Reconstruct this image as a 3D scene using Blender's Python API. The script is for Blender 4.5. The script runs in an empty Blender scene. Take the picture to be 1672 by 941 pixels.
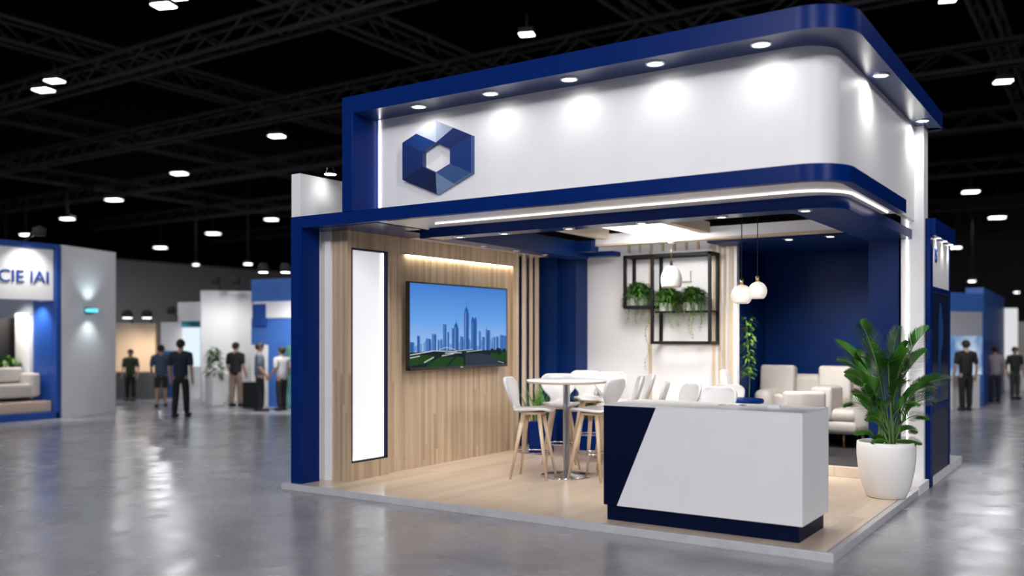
import bpy, bmesh, math, random
from mathutils import Vector, Matrix
random.seed(7)
S = bpy.context.scene
COL = S.collection
PI = math.pi

# ------------------------------------------------------------ camera numbers
F = 1484.; CX = 836.; HY = 550.; CAMZ = 1.70
TH = math.atan((1830 - 836) / F)
RX, RY = math.cos(TH), math.sin(TH)
FX, FY = -math.sin(TH), math.cos(TH)
_d = F * CAMZ / (921 - HY); _l = (1362 - CX) / F * _d
CAM = (6 - (RX * _l + FX * _d), -(RY * _l + FY * _d), CAMZ)

def at(px, py, x=None, y=None, z=None):
    a = (px - CX) / F; b = -(py - HY) / F
    r = (FX + a * RX, FY + a * RY, b)
    if x is not None: t = (x - CAM[0]) / r[0]
    elif y is not None: t = (y - CAM[1]) / r[1]
    else: t = (z - CAMZ) / r[2]
    return Vector((CAM[0] + t * r[0], CAM[1] + t * r[1], CAMZ + t * r[2]))

def ld(px, d):
    """ground point at picture column px and distance d"""
    l = (px - CX) / F * d
    return (CAM[0] + RX * l + FX * d, CAM[1] + RY * l + FY * d)

# ------------------------------------------------------------ materials
def nt(m):
    m.use_nodes = True
    return m.node_tree.nodes, m.node_tree.links

def pm(name, c, rough=.5, metal=0., spec=.5, emit=None, es=0., coat=0., var=0., vscale=6., bump=0., bscale=60., alpha=1., trans=0.):
    m = bpy.data.materials.new(name)
    N, L = nt(m)
    b = N['Principled BSDF']
    b.inputs['Base Color'].default_value = (*c, 1)
    b.inputs['Roughness'].default_value = rough
    b.inputs['Metallic'].default_value = metal
    b.inputs['Specular IOR Level'].default_value = spec
    b.inputs['Coat Weight'].default_value = coat
    b.inputs['Coat Roughness'].default_value = .08
    if trans: b.inputs['Transmission Weight'].default_value = trans
    if emit:
        b.inputs['Emission Color'].default_value = (*emit, 1)
        b.inputs['Emission Strength'].default_value = es
    if var or bump:
        tc = N.new('ShaderNodeTexCoord')
    if var:
        n = N.new('ShaderNodeTexNoise'); n.inputs['Scale'].default_value = vscale; n.inputs['Detail'].default_value = 4
        L.new(tc.outputs['Object'], n.inputs['Vector'])
        r = N.new('ShaderNodeValToRGB')
        r.color_ramp.elements[0].position = .3; r.color_ramp.elements[1].position = .7
        r.color_ramp.elements[0].color = (*[v * (1 - var) for v in c], 1)
        r.color_ramp.elements[1].color = (*[min(1, v * (1 + var)) for v in c], 1)
        L.new(n.outputs['Fac'], r.inputs['Fac']); L.new(r.outputs['Color'], b.inputs['Base Color'])
    if bump:
        n2 = N.new('ShaderNodeTexNoise'); n2.inputs['Scale'].default_value = bscale
        L.new(tc.outputs['Object'], n2.inputs['Vector'])
        bp = N.new('ShaderNodeBump'); bp.inputs['Strength'].default_value = bump; bp.inputs['Distance'].default_value = .01
        L.new(n2.outputs['Fac'], bp.inputs['Height']); L.new(bp.outputs['Normal'], b.inputs['Normal'])
    return m

def em(name, c, s):
    m = bpy.data.materials.new(name)
    N, L = nt(m)
    N.remove(N['Principled BSDF'])
    e = N.new('ShaderNodeEmission'); e.inputs['Color'].default_value = (*c, 1); e.inputs['Strength'].default_value = s
    L.new(e.outputs[0], N['Material Output'].inputs[0])
    return m

def wood(name, c1, c2, plank_axis, plank_w, grain_axis, plank_len, rough=.45, coat=0., dark=.82):
    """boards of width plank_w counted along plank_axis, grain running along grain_axis"""
    m = bpy.data.materials.new(name)
    N, L = nt(m); b = N['Principled BSDF']
    b.inputs['Roughness'].default_value = rough; b.inputs['Coat Weight'].default_value = coat
    b.inputs['Coat Roughness'].default_value = .15
    tc = N.new('ShaderNodeTexCoord'); sp = N.new('ShaderNodeSeparateXYZ')
    L.new(tc.outputs['Object'], sp.inputs[0])
    def mth(op, a, bb=None):
        n = N.new('ShaderNodeMath'); n.operation = op
        for i, v in enumerate((a, bb)):
            if v is None: continue
            if isinstance(v, (int, float)): n.inputs[i].default_value = v
            else: L.new(v, n.inputs[i])
        return n.outputs[0]
    u = mth('DIVIDE', sp.outputs[plank_axis], plank_w)
    iu = mth('FLOOR', u); fu = mth('FRACT', u)
    wn = N.new('ShaderNodeTexWhiteNoise'); wn.noise_dimensions = '1D'; L.new(iu, wn.inputs['W'])
    v = mth('ADD', mth('DIVIDE', sp.outputs[grain_axis], plank_len), mth('MULTIPLY', wn.outputs['Value'], 7.3))
    iv = mth('FLOOR', v); fv = mth('FRACT', v)
    wn2 = N.new('ShaderNodeTexWhiteNoise'); wn2.noise_dimensions = '2D'
    cb = N.new('ShaderNodeCombineXYZ'); L.new(iu, cb.inputs[0]); L.new(iv, cb.inputs[1]); L.new(cb.outputs[0], wn2.inputs['Vector'])
    mp = N.new('ShaderNodeMapping')
    sc = [30, 30, 30]; sc[grain_axis] = 1.3
    mp.inputs['Scale'].default_value = sc
    off = N.new('ShaderNodeVectorMath'); off.operation = 'ADD'
    L.new(tc.outputs['Object'], off.inputs[0]); L.new(wn2.outputs['Color'], off.inputs[1])
    L.new(off.outputs[0], mp.inputs[0])
    no = N.new('ShaderNodeTexNoise'); no.inputs['Scale'].default_value = 1.0; no.inputs['Detail'].default_value = 5; no.inputs['Roughness'].default_value = .6
    L.new(mp.outputs[0], no.inputs['Vector'])
    f = mth('ADD', mth('MULTIPLY', no.outputs['Fac'], .6), mth('MULTIPLY', wn2.outputs['Value'], .4))
    r = N.new('ShaderNodeValToRGB'); r.color_ramp.elements[0].position = .25; r.color_ramp.elements[1].position = .75
    r.color_ramp.elements[0].color = (*c1, 1); r.color_ramp.elements[1].color = (*c2, 1)
    L.new(f, r.inputs['Fac'])
    e1 = mth('GREATER_THAN', fu, .025); e2 = mth('GREATER_THAN', fv, .003)
    j = mth('ADD', mth('MULTIPLY', mth('MULTIPLY', e1, e2), 1 - dark), dark)
    mx = N.new('ShaderNodeVectorMath'); mx.operation = 'SCALE'
    L.new(r.outputs['Color'], mx.inputs[0]); L.new(j, mx.inputs['Scale'])
    L.new(mx.outputs[0], b.inputs['Base Color'])
    return m

M = {}
M['navy'] = pm('navy_lacquer', (.0006, .0185, .142), .30, spec=.10, var=.06, vscale=2)
M['navy_matt'] = pm('navy_board', (.0014, .020, .115), .40, spec=.15, var=.1, vscale=2)
M['navy_shaded'] = pm('navy_shaded_laminate', (.0003, .0042, .026), .45, spec=.10)  # navy copy with the desk's shade darkened into its colour; also light box frame
M['navy_gloss'] = pm('navy_gloss', (.003, .024, .12), .24, spec=.36)
M['white'] = pm('white_laminate', (.86, .855, .865), .45, var=.015, vscale=3, bump=.02, bscale=40)
M['white_gloss'] = pm('white_gloss', (.86, .86, .865), .3, coat=.2)
M['soffit'] = pm('soffit_white', (.84, .83, .81), .35)
M['alu'] = pm('brushed_aluminium', (.62, .62, .64), .35, .2, var=.06, vscale=9)
M['chrome'] = pm('chrome', (.62, .62, .64), .14, 1.)
M['black'] = pm('black_metal', (.008, .009, .010), .55, spec=.25)
M['blackplastic'] = pm('black_plastic', (.01, .01, .012), .3)
M['brass'] = pm('brass', (.55, .38, .2), .3, 1.)
M['woodwall'] = wood('oak_wall', (.375, .27, .175), (.60, .465, .325), 1, .042, 2, 5., .5, dark=.9)
M['woodfront'] = wood('oak_wall_front', (.375, .27, .175), (.60, .465, .325), 0, .042, 2, 5., .5, dark=.9)
M['woodfloor'] = wood('pale_floorboards', (.66, .515, .38), (.84, .69, .54), 0, .16, 1, 1.9, .28, .3, .88)
M['woodleg'] = wood('beech', (.52, .39, .26), (.66, .51, .36), 0, .5, 2, 9., .45)
M['woodbeam'] = wood('pale_beam', (.55, .45, .34), (.68, .58, .46), 0, .5, 1, 9., .5)
M['woodslat'] = wood('slat_wood', (.56, .44, .30), (.72, .58, .43), 0, .5, 2, 9., .5)
M['shell'] = pm('white_plastic_shell', (.60, .595, .59), .35)
M['leather'] = pm('cream_leather', (.56, .52, .48), .45, var=.04, vscale=5, bump=.12, bscale=90)
M['greyfab'] = pm('grey_fabric', (.24, .27, .34), .8, bump=.2, bscale=200)
M['rug'] = pm('charcoal_rug', (.045, .042, .042), .9, var=.35, vscale=9, bump=.4, bscale=80)
M['leaf'] = pm('leaf_green', (.075, .215, .026), .42, var=.35, vscale=9)
M['leafdark'] = pm('leaf_dark', (.052, .15, .022), .45, var=.4, vscale=14)
M['leaflime'] = pm('leaf_lime', (.17, .32, .04), .45, var=.4, vscale=14)
M['palm'] = pm('palm_leaf', (.042, .165, .016), .36, var=.3, vscale=6)
M['stem'] = pm('stem_green', (.10, .19, .045), .5)
M['soil'] = pm('soil', (.02, .015, .01), .95, bump=.5, bscale=60)
M['pot'] = pm('white_ceramic', (.85, .84, .83), .35, var=.01)
M['led'] = em('led_white', (1, .95, .90), 3.2)
M['ledcool'] = em('led_cool', (1, .98, .97), 5.)
M['ledwarm'] = em('led_warm', (1, .84, .62), 11.)
M['lens'] = em('lamp_lens', (1, .97, .92), 14.)
M['lightbox'] = pm('lightbox_panel', (.8, .8, .82), .5, emit=(.95, .96, 1), es=.50)
M['panel_light'] = em('ceiling_panel_light', (1, .98, .95), 3.)
M['globe'] = pm('opal_glass', (.60, .575, .55), .3, emit=(1, .90, .78), es=.05)
M['globe_glow'] = pm('opal_glass_lit', (.66, .63, .60), .3, emit=(1, .90, .78), es=.36)
M['hall_lamp'] = em('hall_lamp', (1, .98, .96), 8.)
M['truss'] = pm('truss_dark', (.034, .034, .036), .7, spec=.2)
M['hallblack'] = pm('hall_ceiling_black', (.003, .003, .0035), 1., spec=0.)
M['tan_stand'] = pm('beige_stand', (.62, .48, .36), .6)
M['greycarpet'] = pm('grey_carpet', (.12, .12, .125), .9)
M['blue'] = pm('bright_blue', (.012, .07, .34), .4)
M['midblue'] = pm('mid_blue', (.05, .16, .50), .4)
M['skin'] = pm('skin', (.45, .27, .19), .5)
M['hair'] = pm('dark_hair', (.012, .010, .009), .6)
M['shoe'] = pm('shoe_black', (.012, .012, .013), .5)

# concrete floor of the hall
m = bpy.data.materials.new('polished_concrete'); N, L = nt(m); b = N['Principled BSDF']
tc = N.new('ShaderNodeTexCoord')
mp = N.new('ShaderNodeMapping'); mp.inputs['Scale'].default_value = (1, 1, 1); L.new(tc.outputs['Object'], mp.inputs[0])
n1 = N.new('ShaderNodeTexNoise'); n1.inputs['Scale'].default_value = .9; n1.inputs['Detail'].default_value = 9; n1.inputs['Roughness'].default_value = .62; n1.inputs['Distortion'].default_value = .5
L.new(mp.outputs[0], n1.inputs['Vector'])
r = N.new('ShaderNodeValToRGB'); r.color_ramp.elements[0].position = .32; r.color_ramp.elements[1].position = .70
r.color_ramp.elements[0].color = (.29, .286, .308, 1); r.color_ramp.elements[1].color = (.47, .461, .487, 1)
L.new(n1.outputs['Fac'], r.inputs['Fac']); L.new(r.outputs['Color'], b.inputs['Base Color'])
n2 = N.new('ShaderNodeTexNoise'); n2.inputs['Scale'].default_value = 2.2; n2.inputs['Detail'].default_value = 6
L.new(mp.outputs[0], n2.inputs['Vector'])
mr = N.new('ShaderNodeMapRange'); mr.inputs['From Min'].default_value = .3; mr.inputs['From Max'].default_value = .7
mr.inputs['To Min'].default_value = .17; mr.inputs['To Max'].default_value = .32
L.new(n2.outputs['Fac'], mr.inputs['Value']); L.new(mr.outputs[0], b.inputs['Roughness'])
b.inputs['Specular IOR Level'].default_value = .30
n3 = N.new('ShaderNodeTexNoise'); n3.inputs['Scale'].default_value = 7; n3.inputs['Detail'].default_value = 5
L.new(mp.outputs[0], n3.inputs['Vector'])
bp = N.new('ShaderNodeBump'); bp.inputs['Strength'].default_value = .06; bp.inputs['Distance'].default_value = .02
L.new(n3.outputs['Fac'], bp.inputs['Height']); L.new(bp.outputs['Normal'], b.inputs['Normal'])
M['concrete'] = m

# sky of the screen picture: a vertical fade inside the displayed image
m = bpy.data.materials.new('screen_sky'); N, L = nt(m); N.remove(N['Principled BSDF'])
tc = N.new('ShaderNodeTexCoord'); sp = N.new('ShaderNodeSeparateXYZ'); L.new(tc.outputs['Object'], sp.inputs[0])
mr = N.new('ShaderNodeMapRange'); mr.inputs['From Min'].default_value = -.3; mr.inputs['From Max'].default_value = .55
L.new(sp.outputs[2], mr.inputs['Value'])
r = N.new('ShaderNodeValToRGB'); r.color_ramp.elements[0].color = (.34, .53, .86, 1); r.color_ramp.elements[1].color = (.055, .20, .62, 1)
e_ = r.color_ramp.elements.new(.45); e_.color = (.14, .36, .80, 1)
L.new(mr.outputs[0], r.inputs['Fac'])
e = N.new('ShaderNodeEmission'); L.new(r.outputs['Color'], e.inputs['Color']); e.inputs['Strength'].default_value = 1.0
L.new(e.outputs[0], N['Material Output'].inputs[0]); M['scr_sky'] = m
for k, c in dict(scr_b1=(.03, .10, .34), scr_b2=(.07, .19, .50), scr_b3=(.16, .31, .62), scr_ground=(.012, .022, .028), scr_green=(.018, .06, .018), scr_white=(.55, .58, .62), scr_road=(.03, .045, .065)).items():
    M[k] = em(k, c, 1.)

# ------------------------------------------------------------ mesh builder
class MB:
    def __init__(s): s.v = []; s.f = []; s.mi = []; s.sm = []
    def add(s, vs, fs, mi=0, smooth=False, mat=None):
        o = len(s.v)
        for v in vs:
            v = Vector(v)
            if mat is not None: v = mat @ v
            s.v.append(v)
        for f in fs:
            s.f.append([i + o for i in f]); s.mi.append(mi); s.sm.append(smooth)
        return s
    def box(s, x0, x1, y0, y1, z0, z1, mi=0, bev=.004, mat=None):
        bm = bmesh.new(); bmesh.ops.create_cube(bm, size=1)
        for v in bm.verts:
            v.co = Vector(((x0 + x1) / 2 + v.co.x * (x1 - x0), (y0 + y1) / 2 + v.co.y * (y1 - y0), (z0 + z1) / 2 + v.co.z * (z1 - z0)))
        lim = min(abs(x1 - x0), abs(y1 - y0), abs(z1 - z0)) * .45
        if bev > 0:
            bmesh.ops.bevel(bm, geom=list(bm.edges), offset=min(bev, lim), segments=2 if bev < .015 else 4, affect='EDGES', profile=.5)
        bm.verts.index_update()
        s.add([v.co.copy() for v in bm.verts], [[v.index for v in f.verts] for f in bm.faces], mi, bev > .015, mat); bm.free()
        return s
    def tube(s, pts, rad, n=10, mi=0, cap=True, smooth=True, mat=None):
        pts = [Vector(p) for p in pts]
        rs = rad if isinstance(rad, (list, tuple)) else [rad] * len(pts)
        vs = []; fs = []
        up = None
        for i, p in enumerate(pts):
            t = (pts[min(i + 1, len(pts) - 1)] - pts[max(i - 1, 0)]).normalized()
            if up is None or abs(t.dot(up)) > .99:
                up = Vector((0, 0, 1)) if abs(t.z) < .9 else Vector((1, 0, 0))
            a = t.cross(up).normalized(); bb = t.cross(a).normalized(); up = -bb if False else up
            for k in range(n):
                an = 2 * PI * k / n
                vs.append(p + (a * math.cos(an) + bb * math.sin(an)) * rs[i])
        for i in range(len(pts) - 1):
            for k in range(n):
                fs.append((i * n + k, i * n + (k + 1) % n, (i + 1) * n + (k + 1) % n, (i + 1) * n + k))
        if cap:
            fs.append(tuple(range(n))[::-1]); fs.append(tuple((len(pts) - 1) * n + k for k in range(n)))
        return s.add(vs, fs, mi, smooth, mat)
    def lathe(s, prof, n=32, c=(0, 0, 0), mi=0, smooth=True, mat=None):
        vs = []; fs = []
        for (r_, z) in prof:
            for k in range(n):
                a = 2 * PI * k / n
                vs.append((c[0] + r_ * math.cos(a), c[1] + r_ * math.sin(a), c[2] + z))
        for i in range(len(prof) - 1):
            for k in range(n):
                fs.append((i * n + k, i * n + (k + 1) % n, (i + 1) * n + (k + 1) % n, (i + 1) * n + k))
        return s.add(vs, fs, mi, smooth, mat)
    def prism(s, poly, axis, a0, a1, mi=0, mat=None):
        n = len(poly)
        def mk(p, a):
            if axis == 2: return (p[0], p[1], a)
            if axis == 1: return (p[0], a, p[1])
            return (a, p[0], p[1])
        vs = [mk(p, a0) for p in poly] + [mk(p, a1) for p in poly]
        fs = [tuple(range(n)), tuple(range(2 * n - 1, n - 1, -1))]
        fs += [(i, (i + 1) % n, n + (i + 1) % n, n + i) for i in range(n)]
        return s.add(vs, fs, mi, False, mat)
    def strip(s, outer, inner, z0, z1, mi=0, mi_bottom=None):
        """solid ring piece between two plan paths of equal count"""
        n = len(outer)
        vs = [(p[0], p[1], z0) for p in outer] + [(p[0], p[1], z1) for p in outer] + [(p[0], p[1], z0) for p in inner] + [(p[0], p[1], z1) for p in inner]
        O0, O1, I0, I1 = 0, n, 2 * n, 3 * n
        fs = []; bt = []
        for i in range(n - 1):
            fs.append((O0 + i, O0 + i + 1, O1 + i + 1, O1 + i))
            fs.append((I0 + i + 1, I0 + i, I1 + i, I1 + i + 1))
            fs.append((O1 + i, O1 + i + 1, I1 + i + 1, I1 + i))
            bt.append((O0 + i + 1, O0 + i, I0 + i, I0 + i + 1))
        for e in (0, n - 1):
            fs.append((O0 + e, O1 + e, I1 + e, I0 + e) if e else (O0 + e, I0 + e, I1 + e, O1 + e))
        s.add(vs, fs, mi); o = len(s.v) - len(vs)
        for f in bt:
            s.f.append([i + o for i in f]); s.mi.append(mi if mi_bottom is None else mi_bottom); s.sm.append(False)
        return s
    def build(s, name, mats, parent=None, loc=None, smooth_angle=None):
        me = bpy.data.meshes.new(name)
        me.from_pydata([tuple(v) for v in s.v], [], s.f)
        for m_ in (mats if isinstance(mats, (list, tuple)) else [mats]): me.materials.append(m_)
        for p, mi, sm in zip(me.polygons, s.mi, s.sm):
            p.material_index = mi; p.use_smooth = sm
        bm = bmesh.new(); bm.from_mesh(me); bmesh.ops.recalc_face_normals(bm, faces=bm.faces); bm.to_mesh(me); bm.free()
        o = bpy.data.objects.new(name, me); COL.objects.link(o)
        if parent: o.parent = parent
        if loc is not None: o.location = loc
        return o

def recenter(o):
    """puts a top-level mesh's origin at the middle of its base"""
    me = o.data
    xs = [v.co.x for v in me.vertices]; ys = [v.co.y for v in me.vertices]; zs = [v.co.z for v in me.vertices]
    return o

def tag(o, label, cat, group=None, kind=None):
    o['label'] = label; o['category'] = cat
    if group: o['group'] = group
    if kind: o['kind'] = kind
    return o
def thing(name, label, cat, loc=(0, 0, 0), rz=0., group=None):
    o = bpy.data.objects.new(name, None); COL.objects.link(o)
    o.empty_display_size = .1
    o.location = loc; o.rotation_euler = (0, 0, rz)
    return tag(o, label, cat, group)
def struct(o, label=None, cat=None):
    o['kind'] = 'structure'
    if label: o['label'] = label; o['category'] = cat or 'wall'
    return o
def dup(root, loc, rz=0., label=None, scale=None):
    r_ = root.copy(); COL.objects.link(r_); r_.location = loc; r_.rotation_euler = (0, 0, rz)
    if label: r_['label'] = label
    if scale: r_.scale = (scale,) * 3
    for ch in list(root.children):
        c = ch.copy(); COL.objects.link(c); c.parent = r_
        for g in ch.children:
            d = g.copy(); COL.objects.link(d); d.parent = c
    return r_
def spot(name, loc, energy, size=1.2, blend=.6, aim=(0, 0, -1), col=(1, .96, .9), soft=.04, parent=None):
    l = bpy.data.lights.new(name, 'SPOT'); l.energy = energy; l.spot_size = size; l.spot_blend = blend; l.color = col; l.shadow_soft_size = soft
    o = bpy.data.objects.new(name, l); COL.objects.link(o)
    o.rotation_euler = Vector(aim).to_track_quat('-Z', 'Y').to_euler(); o.location = loc
    if parent: o.parent = parent
    return o
def area(name, loc, energy, sx, sy, aim=(0, 0, -1), col=(1, 1, 1), parent=None):
    l = bpy.data.lights.new(name, 'AREA'); l.energy = energy; l.shape = 'RECTANGLE'; l.size = sx; l.size_y = sy; l.color = col
    o = bpy.data.objects.new(name, l); COL.objects.link(o)
    o.rotation_euler = Vector(aim).to_track_quat('-Z', 'Y').to_euler(); o.location = loc
    if parent: o.parent = parent
    return o

def lpath(x0, y0, X, ye, r, n=44):
    """plan path: along +x at y0, rounded corner, then along +y at X"""
    p = [(x0, y0)]
    for i in range(n + 1):
        a = -PI / 2 + PI / 2 * i / n
        p.append((X - r + r * math.cos(a), y0 + r + r * math.sin(a)))
    p.append((X, ye))
    return p

# ------------------------------------------------------------ hall shell
struct(MB().box(-60, 45, -30, 75, -.3, 0, bev=0).build('floor', M['concrete']))
struct(MB().box(-62, 47, -6, 77, 13, 13.3, bev=0).build('ceiling', M['hallblack']))
hw = MB(); hw.box(-60.4, -60, -30, 75, 0, 8.0, 0, 0); hw.box(-60.4, -60, -30, 75, 8.0, 13, 1, 0)
struct(hw.build('wall_left', [pm('hall_wall_grey', (.30, .30, .31), .8), M['hallblack']]))
hw = MB(); hw.box(-60, 45, 75, 75.4, 0, 13, 0, 0)
struct(hw.build('wall_back', pm('hall_wall_dark', (.03, .03, .033), .8)))
hw = MB(); hw.box(45, 45.4, -30, 75, 0, 13, 0, 0)
struct(hw.build('wall_right', pm('hall_wall_dark2', (.03, .03, .033), .8)))

# trusses under the hall roof: lattice girders, each one a thing
def truss(p0, p1, label, depth=.7, width=.5):
    p0 = Vector(p0); p1 = Vector(p1)
    t = thing('roof_truss', label, 'truss', p0, group='lattice roof trusses')
    d = (p1 - p0); n_ = max(4, int(d.length / 2.2)); side = d.normalized().cross(Vector((0, 0, 1))).normalized()
    ch = [side * width / 2, -side * width / 2, side * width / 2 + Vector((0, 0, depth)), -side * width / 2 + Vector((0, 0, depth))]
    for c in ch:
        a = MB(); a.tube([c, c + d], .065, 6); a.build('chord', M['truss'], t)
    a = MB()
    for i in range(n_):
        u0 = d * (i / n_); u1 = d * ((i + .5) / n_); u2 = d * ((i + 1) / n_)
        for k in (0, 1):
            a.tube([ch[k] + u0, ch[k + 2] + u1], .035, 5); a.tube([ch[k + 2] + u1, ch[k] + u2], .035, 5)
        a.tube([ch[0] + u0, ch[1] + u2], .03, 5)
    a.build('lattice', M['truss'], t)
    return t
for i, y in enumerate((4, 10, 16.5, 24, 33, 44, 58)):
    truss((-58, y, 9.9), (40, y, 9.9), ['dark lattice roof truss crossing the hall over the big booth front', 'dark roof truss running crosswise just behind the booth top', 'dark crosswise roof truss, third from the front', 'dark crosswise roof truss, fourth from the front', 'dark crosswise roof truss over the middle of the hall', 'dark crosswise roof truss toward the far end', 'dark crosswise roof truss at the far end of the hall'][i])
for i, x in enumerate((-44, -31, -20.5, -11, -3.5, 4.6, 13)):
    truss((x, -3, 10.7), (x, 74, 10.7), ['dark lengthwise roof truss at the far left of the hall', 'dark lengthwise roof truss, second from the left', 'dark lengthwise roof truss over the row of pale booths', 'dark lengthwise roof truss over the white pillar booth', 'dark lengthwise roof truss just left of the big booth', 'dark lengthwise roof truss above the big navy booth', 'dark lengthwise roof truss right of the big booth'][i])

# hall floodlights
def hall_lamp(px, py, z, label, s=.55, power=0, tilt=0.):
    p = at(px, py, z=z)
    s *= .46
    t = thing('ceiling_floodlight', label, 'lamp', p, .35, group='hall ceiling floodlights')
    h = MB(); h.box(-s, s, -s * .75, s * .75, .02, .16, bev=.02); hs_ = h.build('housing', M['truss'], t)
    q = MB(); q.box(-s * .93, s * .93, -s * .68, s * .68, -.005, .022, bev=.005); q.build('lens', M['hall_lamp'], hs_)
    c = MB(); c.tube([(0, 0, .16), (0, 0, 10.0 - z if z < 9.8 else .5)], .02, 6); c.build('suspension_rod', M['truss'], t)
    if power: area('flood', (0, 0, -.03), power, s * 3.2, s * 2.6, col=(.975, .965, 1), parent=t)
HL = [(267, 10, 9.4, 'square floodlight at the upper edge, larger of two in a pair', .55), (291, -3, 9.4, 'floodlight cut by the upper picture edge beside a larger one', .4),
      (89, 133, 9.4, 'upper lamp of the bright pair high on the hall roof', .55), (71, 148, 9.4, 'lower lamp of the bright pair high on the hall roof', .62),
      (452, 223, 9.4, 'lone floodlight high over the white wall tower', .62), (293, 284, 9.4, 'faint floodlight on the roof between two brighter ones', .75),
      (186, 327, 8.6, 'floodlight in the receding row, just above the white pillar booth', .8), (110, 358, 7.6, 'floodlight low in the row above the blue framed booth', .65),
      (443, 359, 8.6, 'small floodlight nearest the booth white wall tower', .75), (348, 382, 8.2, 'bright floodlight over the grey hall wall', .85),
      (262, 405, 7.6, 'floodlight lowest over the grey hall wall', .8), (42, 384, 7.4, 'dim floodlight above the blue booth sign, right one', .6), (10, 398, 7.2, 'dim floodlight at the edge over the blue booth sign', .6),
      (860, 57, 9.4, 'single floodlight above the middle of the booth top band', .42), (1548, 1, 9.4, 'floodlight at the upper edge right of the booth corner', .40),
      (1638, 134, 9.4, 'bright floodlight high right of the booth corner', .55), (1585, 314, 8.2, 'floodlight above the side display panel', .75), (1628, 356, 8.0, 'floodlight just lower right over the far blue stand', .85),
      (1560, 405, 7.0, 'small dim floodlight beside the side panel edge', .7), (1587, 460, 4.6, 'small lamp low over the far blue stand', .35),
      (405, 432, 5.5, 'small dim lamp above the white stand and blue stand', .4), (320, 433, 5.6, 'tiny lamp low over the grey hall wall', .3), (1660, 478, 4.5, 'small lamp near the edge beyond the far blue stand', .3)]
HP = {0: 70, 3: 110, 4: 90, 5: 250, 6: 400, 8: 350, 9: 800, 10: 900, 13: 60, 14: 60, 15: 110, 16: 250, 17: 400}
for i, h in enumerate(HL): hall_lamp(*h, power=HP.get(i, 0))
# unseen floodlights added out of frame as fill for the booth faces
def aisle_fill_lamp(x, y, z, power, label, aim=(0, 0, -1)):
    t = thing('ceiling_floodlight', label, 'lamp', (x, y, z), .0, group='hall ceiling floodlights')
    h = MB(); h.box(-1.3, 1.3, -1.3, 1.3, .05, .2, bev=.02); h.build('housing', M['truss'], t)
    area('flood', (0, 0, -.06), power, 2.5, 2.5, aim, (.975, .965, 1), t)
for i, (x, y, p_, am) in enumerate([(2, -19, 1350, (1, 19, -6)), (13, -18, 1450, (-9, 18, -6)), (27, -11, 2500, (-21, 13.5, -7)), (-15, -2, 420, (0, 0, -1)), (11, 11, 220, (0, 0, -1))]):
    aisle_fill_lamp(x, y, 9.6, p_, ['added unseen fill floodlight in front of the booth desk', 'added unseen fill floodlight to the right front of the booth', 'added unseen fill floodlight right of the booth', 'added unseen fill floodlight over the blue framed stand', 'added unseen fill floodlight beside the side panel'][i], am)

# ------------------------------------------------------------ booth platform
P = .07
pf = thing('booth_platform', 'low platform with pale wood floor and aluminium edge under the navy booth', 'platform', (3, 3.5, 0))
def rel(b, name, mats, par):
    """child built in world coordinates under an unrotated parent"""
    off = Vector((0, 0, 0)); q = par
    while q is not None: off = off + Vector(q.location); q = q.parent
    for v in b.v: v -= off
    return b.build(name, mats, par)
b = MB(); b.box(.04, 5.93, .05, 4.02, .01, P, bev=0); rel(b, 'wood_floor', M['woodfloor'], pf)
b = MB(); b.box(0.0, 5.995, 0, .05, 0, P + .002, bev=.003); rel(b, 'front_edge', M['alu'], pf)
b = MB(); b.box(5.94, 5.995, .05, 3.45, 0, P + .002, bev=.003); rel(b, 'side_edge', M['alu'], pf)
b = MB(); b.box(0, .04, .05, 7.0, 0, P + .002, bev=.003); rel(b, 'side_edge', M['alu'], pf)
b = MB(); b.box(5.74, 6.0, 3.45, 4.06, 0, .105, bev=.003); struct(b.build('trim_1', M['white']))
b = MB(); b.box(5.70, 6.01, 4.2, 6.5, 0, .1, bev=.003); struct(b.build('trim_2', M['white']))
b = MB(); b.box(.04, 5.69, 4.02, 7.0, .01, P, bev=0); rel(b, 'back_floor', M['woodfloor'], pf)

# lounge step
lf = thing('lounge_step', 'raised lounge floor with pale edge and charcoal carpet', 'platform', (4.5, 5.4, P))
b = MB(); b.box(3.42, 5.69, 3.9, 4.0, P, .185, bev=.004); rel(b, 'nosing', M['woodbeam'], lf)
b = MB(); b.box(3.42, 5.69, 4.0, 6.88, P, .18, bev=.0); rel(b, 'carpet', M['rug'], lf)

# ------------------------------------------------------------ walls of the booth
ww = MB(); ww.box(.055, .195, .1, 3.6, .07, 3.52, 0, .003)
struct(ww.build('wall_left_tower', M['white']))
b = MB(); b.box(.2, .345, .42, .5, P, 2.895, 0, .002); struct(b.build('wall_left_stub', M['white']))
# timber feature wall: pilaster, field, header
yp = at(636, 600, x=.58).y
tw = thing('timber_wall', 'pale vertical oak board wall carrying the screen', 'wall'); tw['kind'] = 'structure'; tw.name = 'wall_timber'
yl0, yl1 = at(573.5, 600, x=.575).y, at(632.5, 600, x=.575).y
zl0, zl1 = at(573, 757, x=.575).z, at(573, 404.5, x=.575).z
yp = yl1 + .035
b = MB()
b.box(.2, .58, .45, yl0, P, 2.9, 0, 0); b.box(.2, .58, yl1, yp, P, 2.9, 0, 0)
b.box(.2, .58, yl0, yl1, P, zl0, 0, 0); b.box(.2, .58, yl0, yl1, zl1, 2.9, 0, 0)
b.box(.2, .50, yl0, yl1, zl0, zl1, 0, 0)
b.build('pilaster', M['woodwall'], tw)
b = MB(); b.box(.3455, .579, .4455, .4515, P, 2.9, 0, 0); b.build('pilaster_front', M['woodfront'], tw)
YE = 3.88
b = MB(); b.box(.2, .52, yp, YE, P, 2.72, 0, 0); b.build('field', M['woodwall'], tw)
b = MB(); b.box(.2, .575, yp, YE, 2.70, 2.9, 0, .002); b.box(.2, .575, 3.80, YE, P, 2.71, 0, .002); b.build('header', M['woodwall'], tw)
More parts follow.
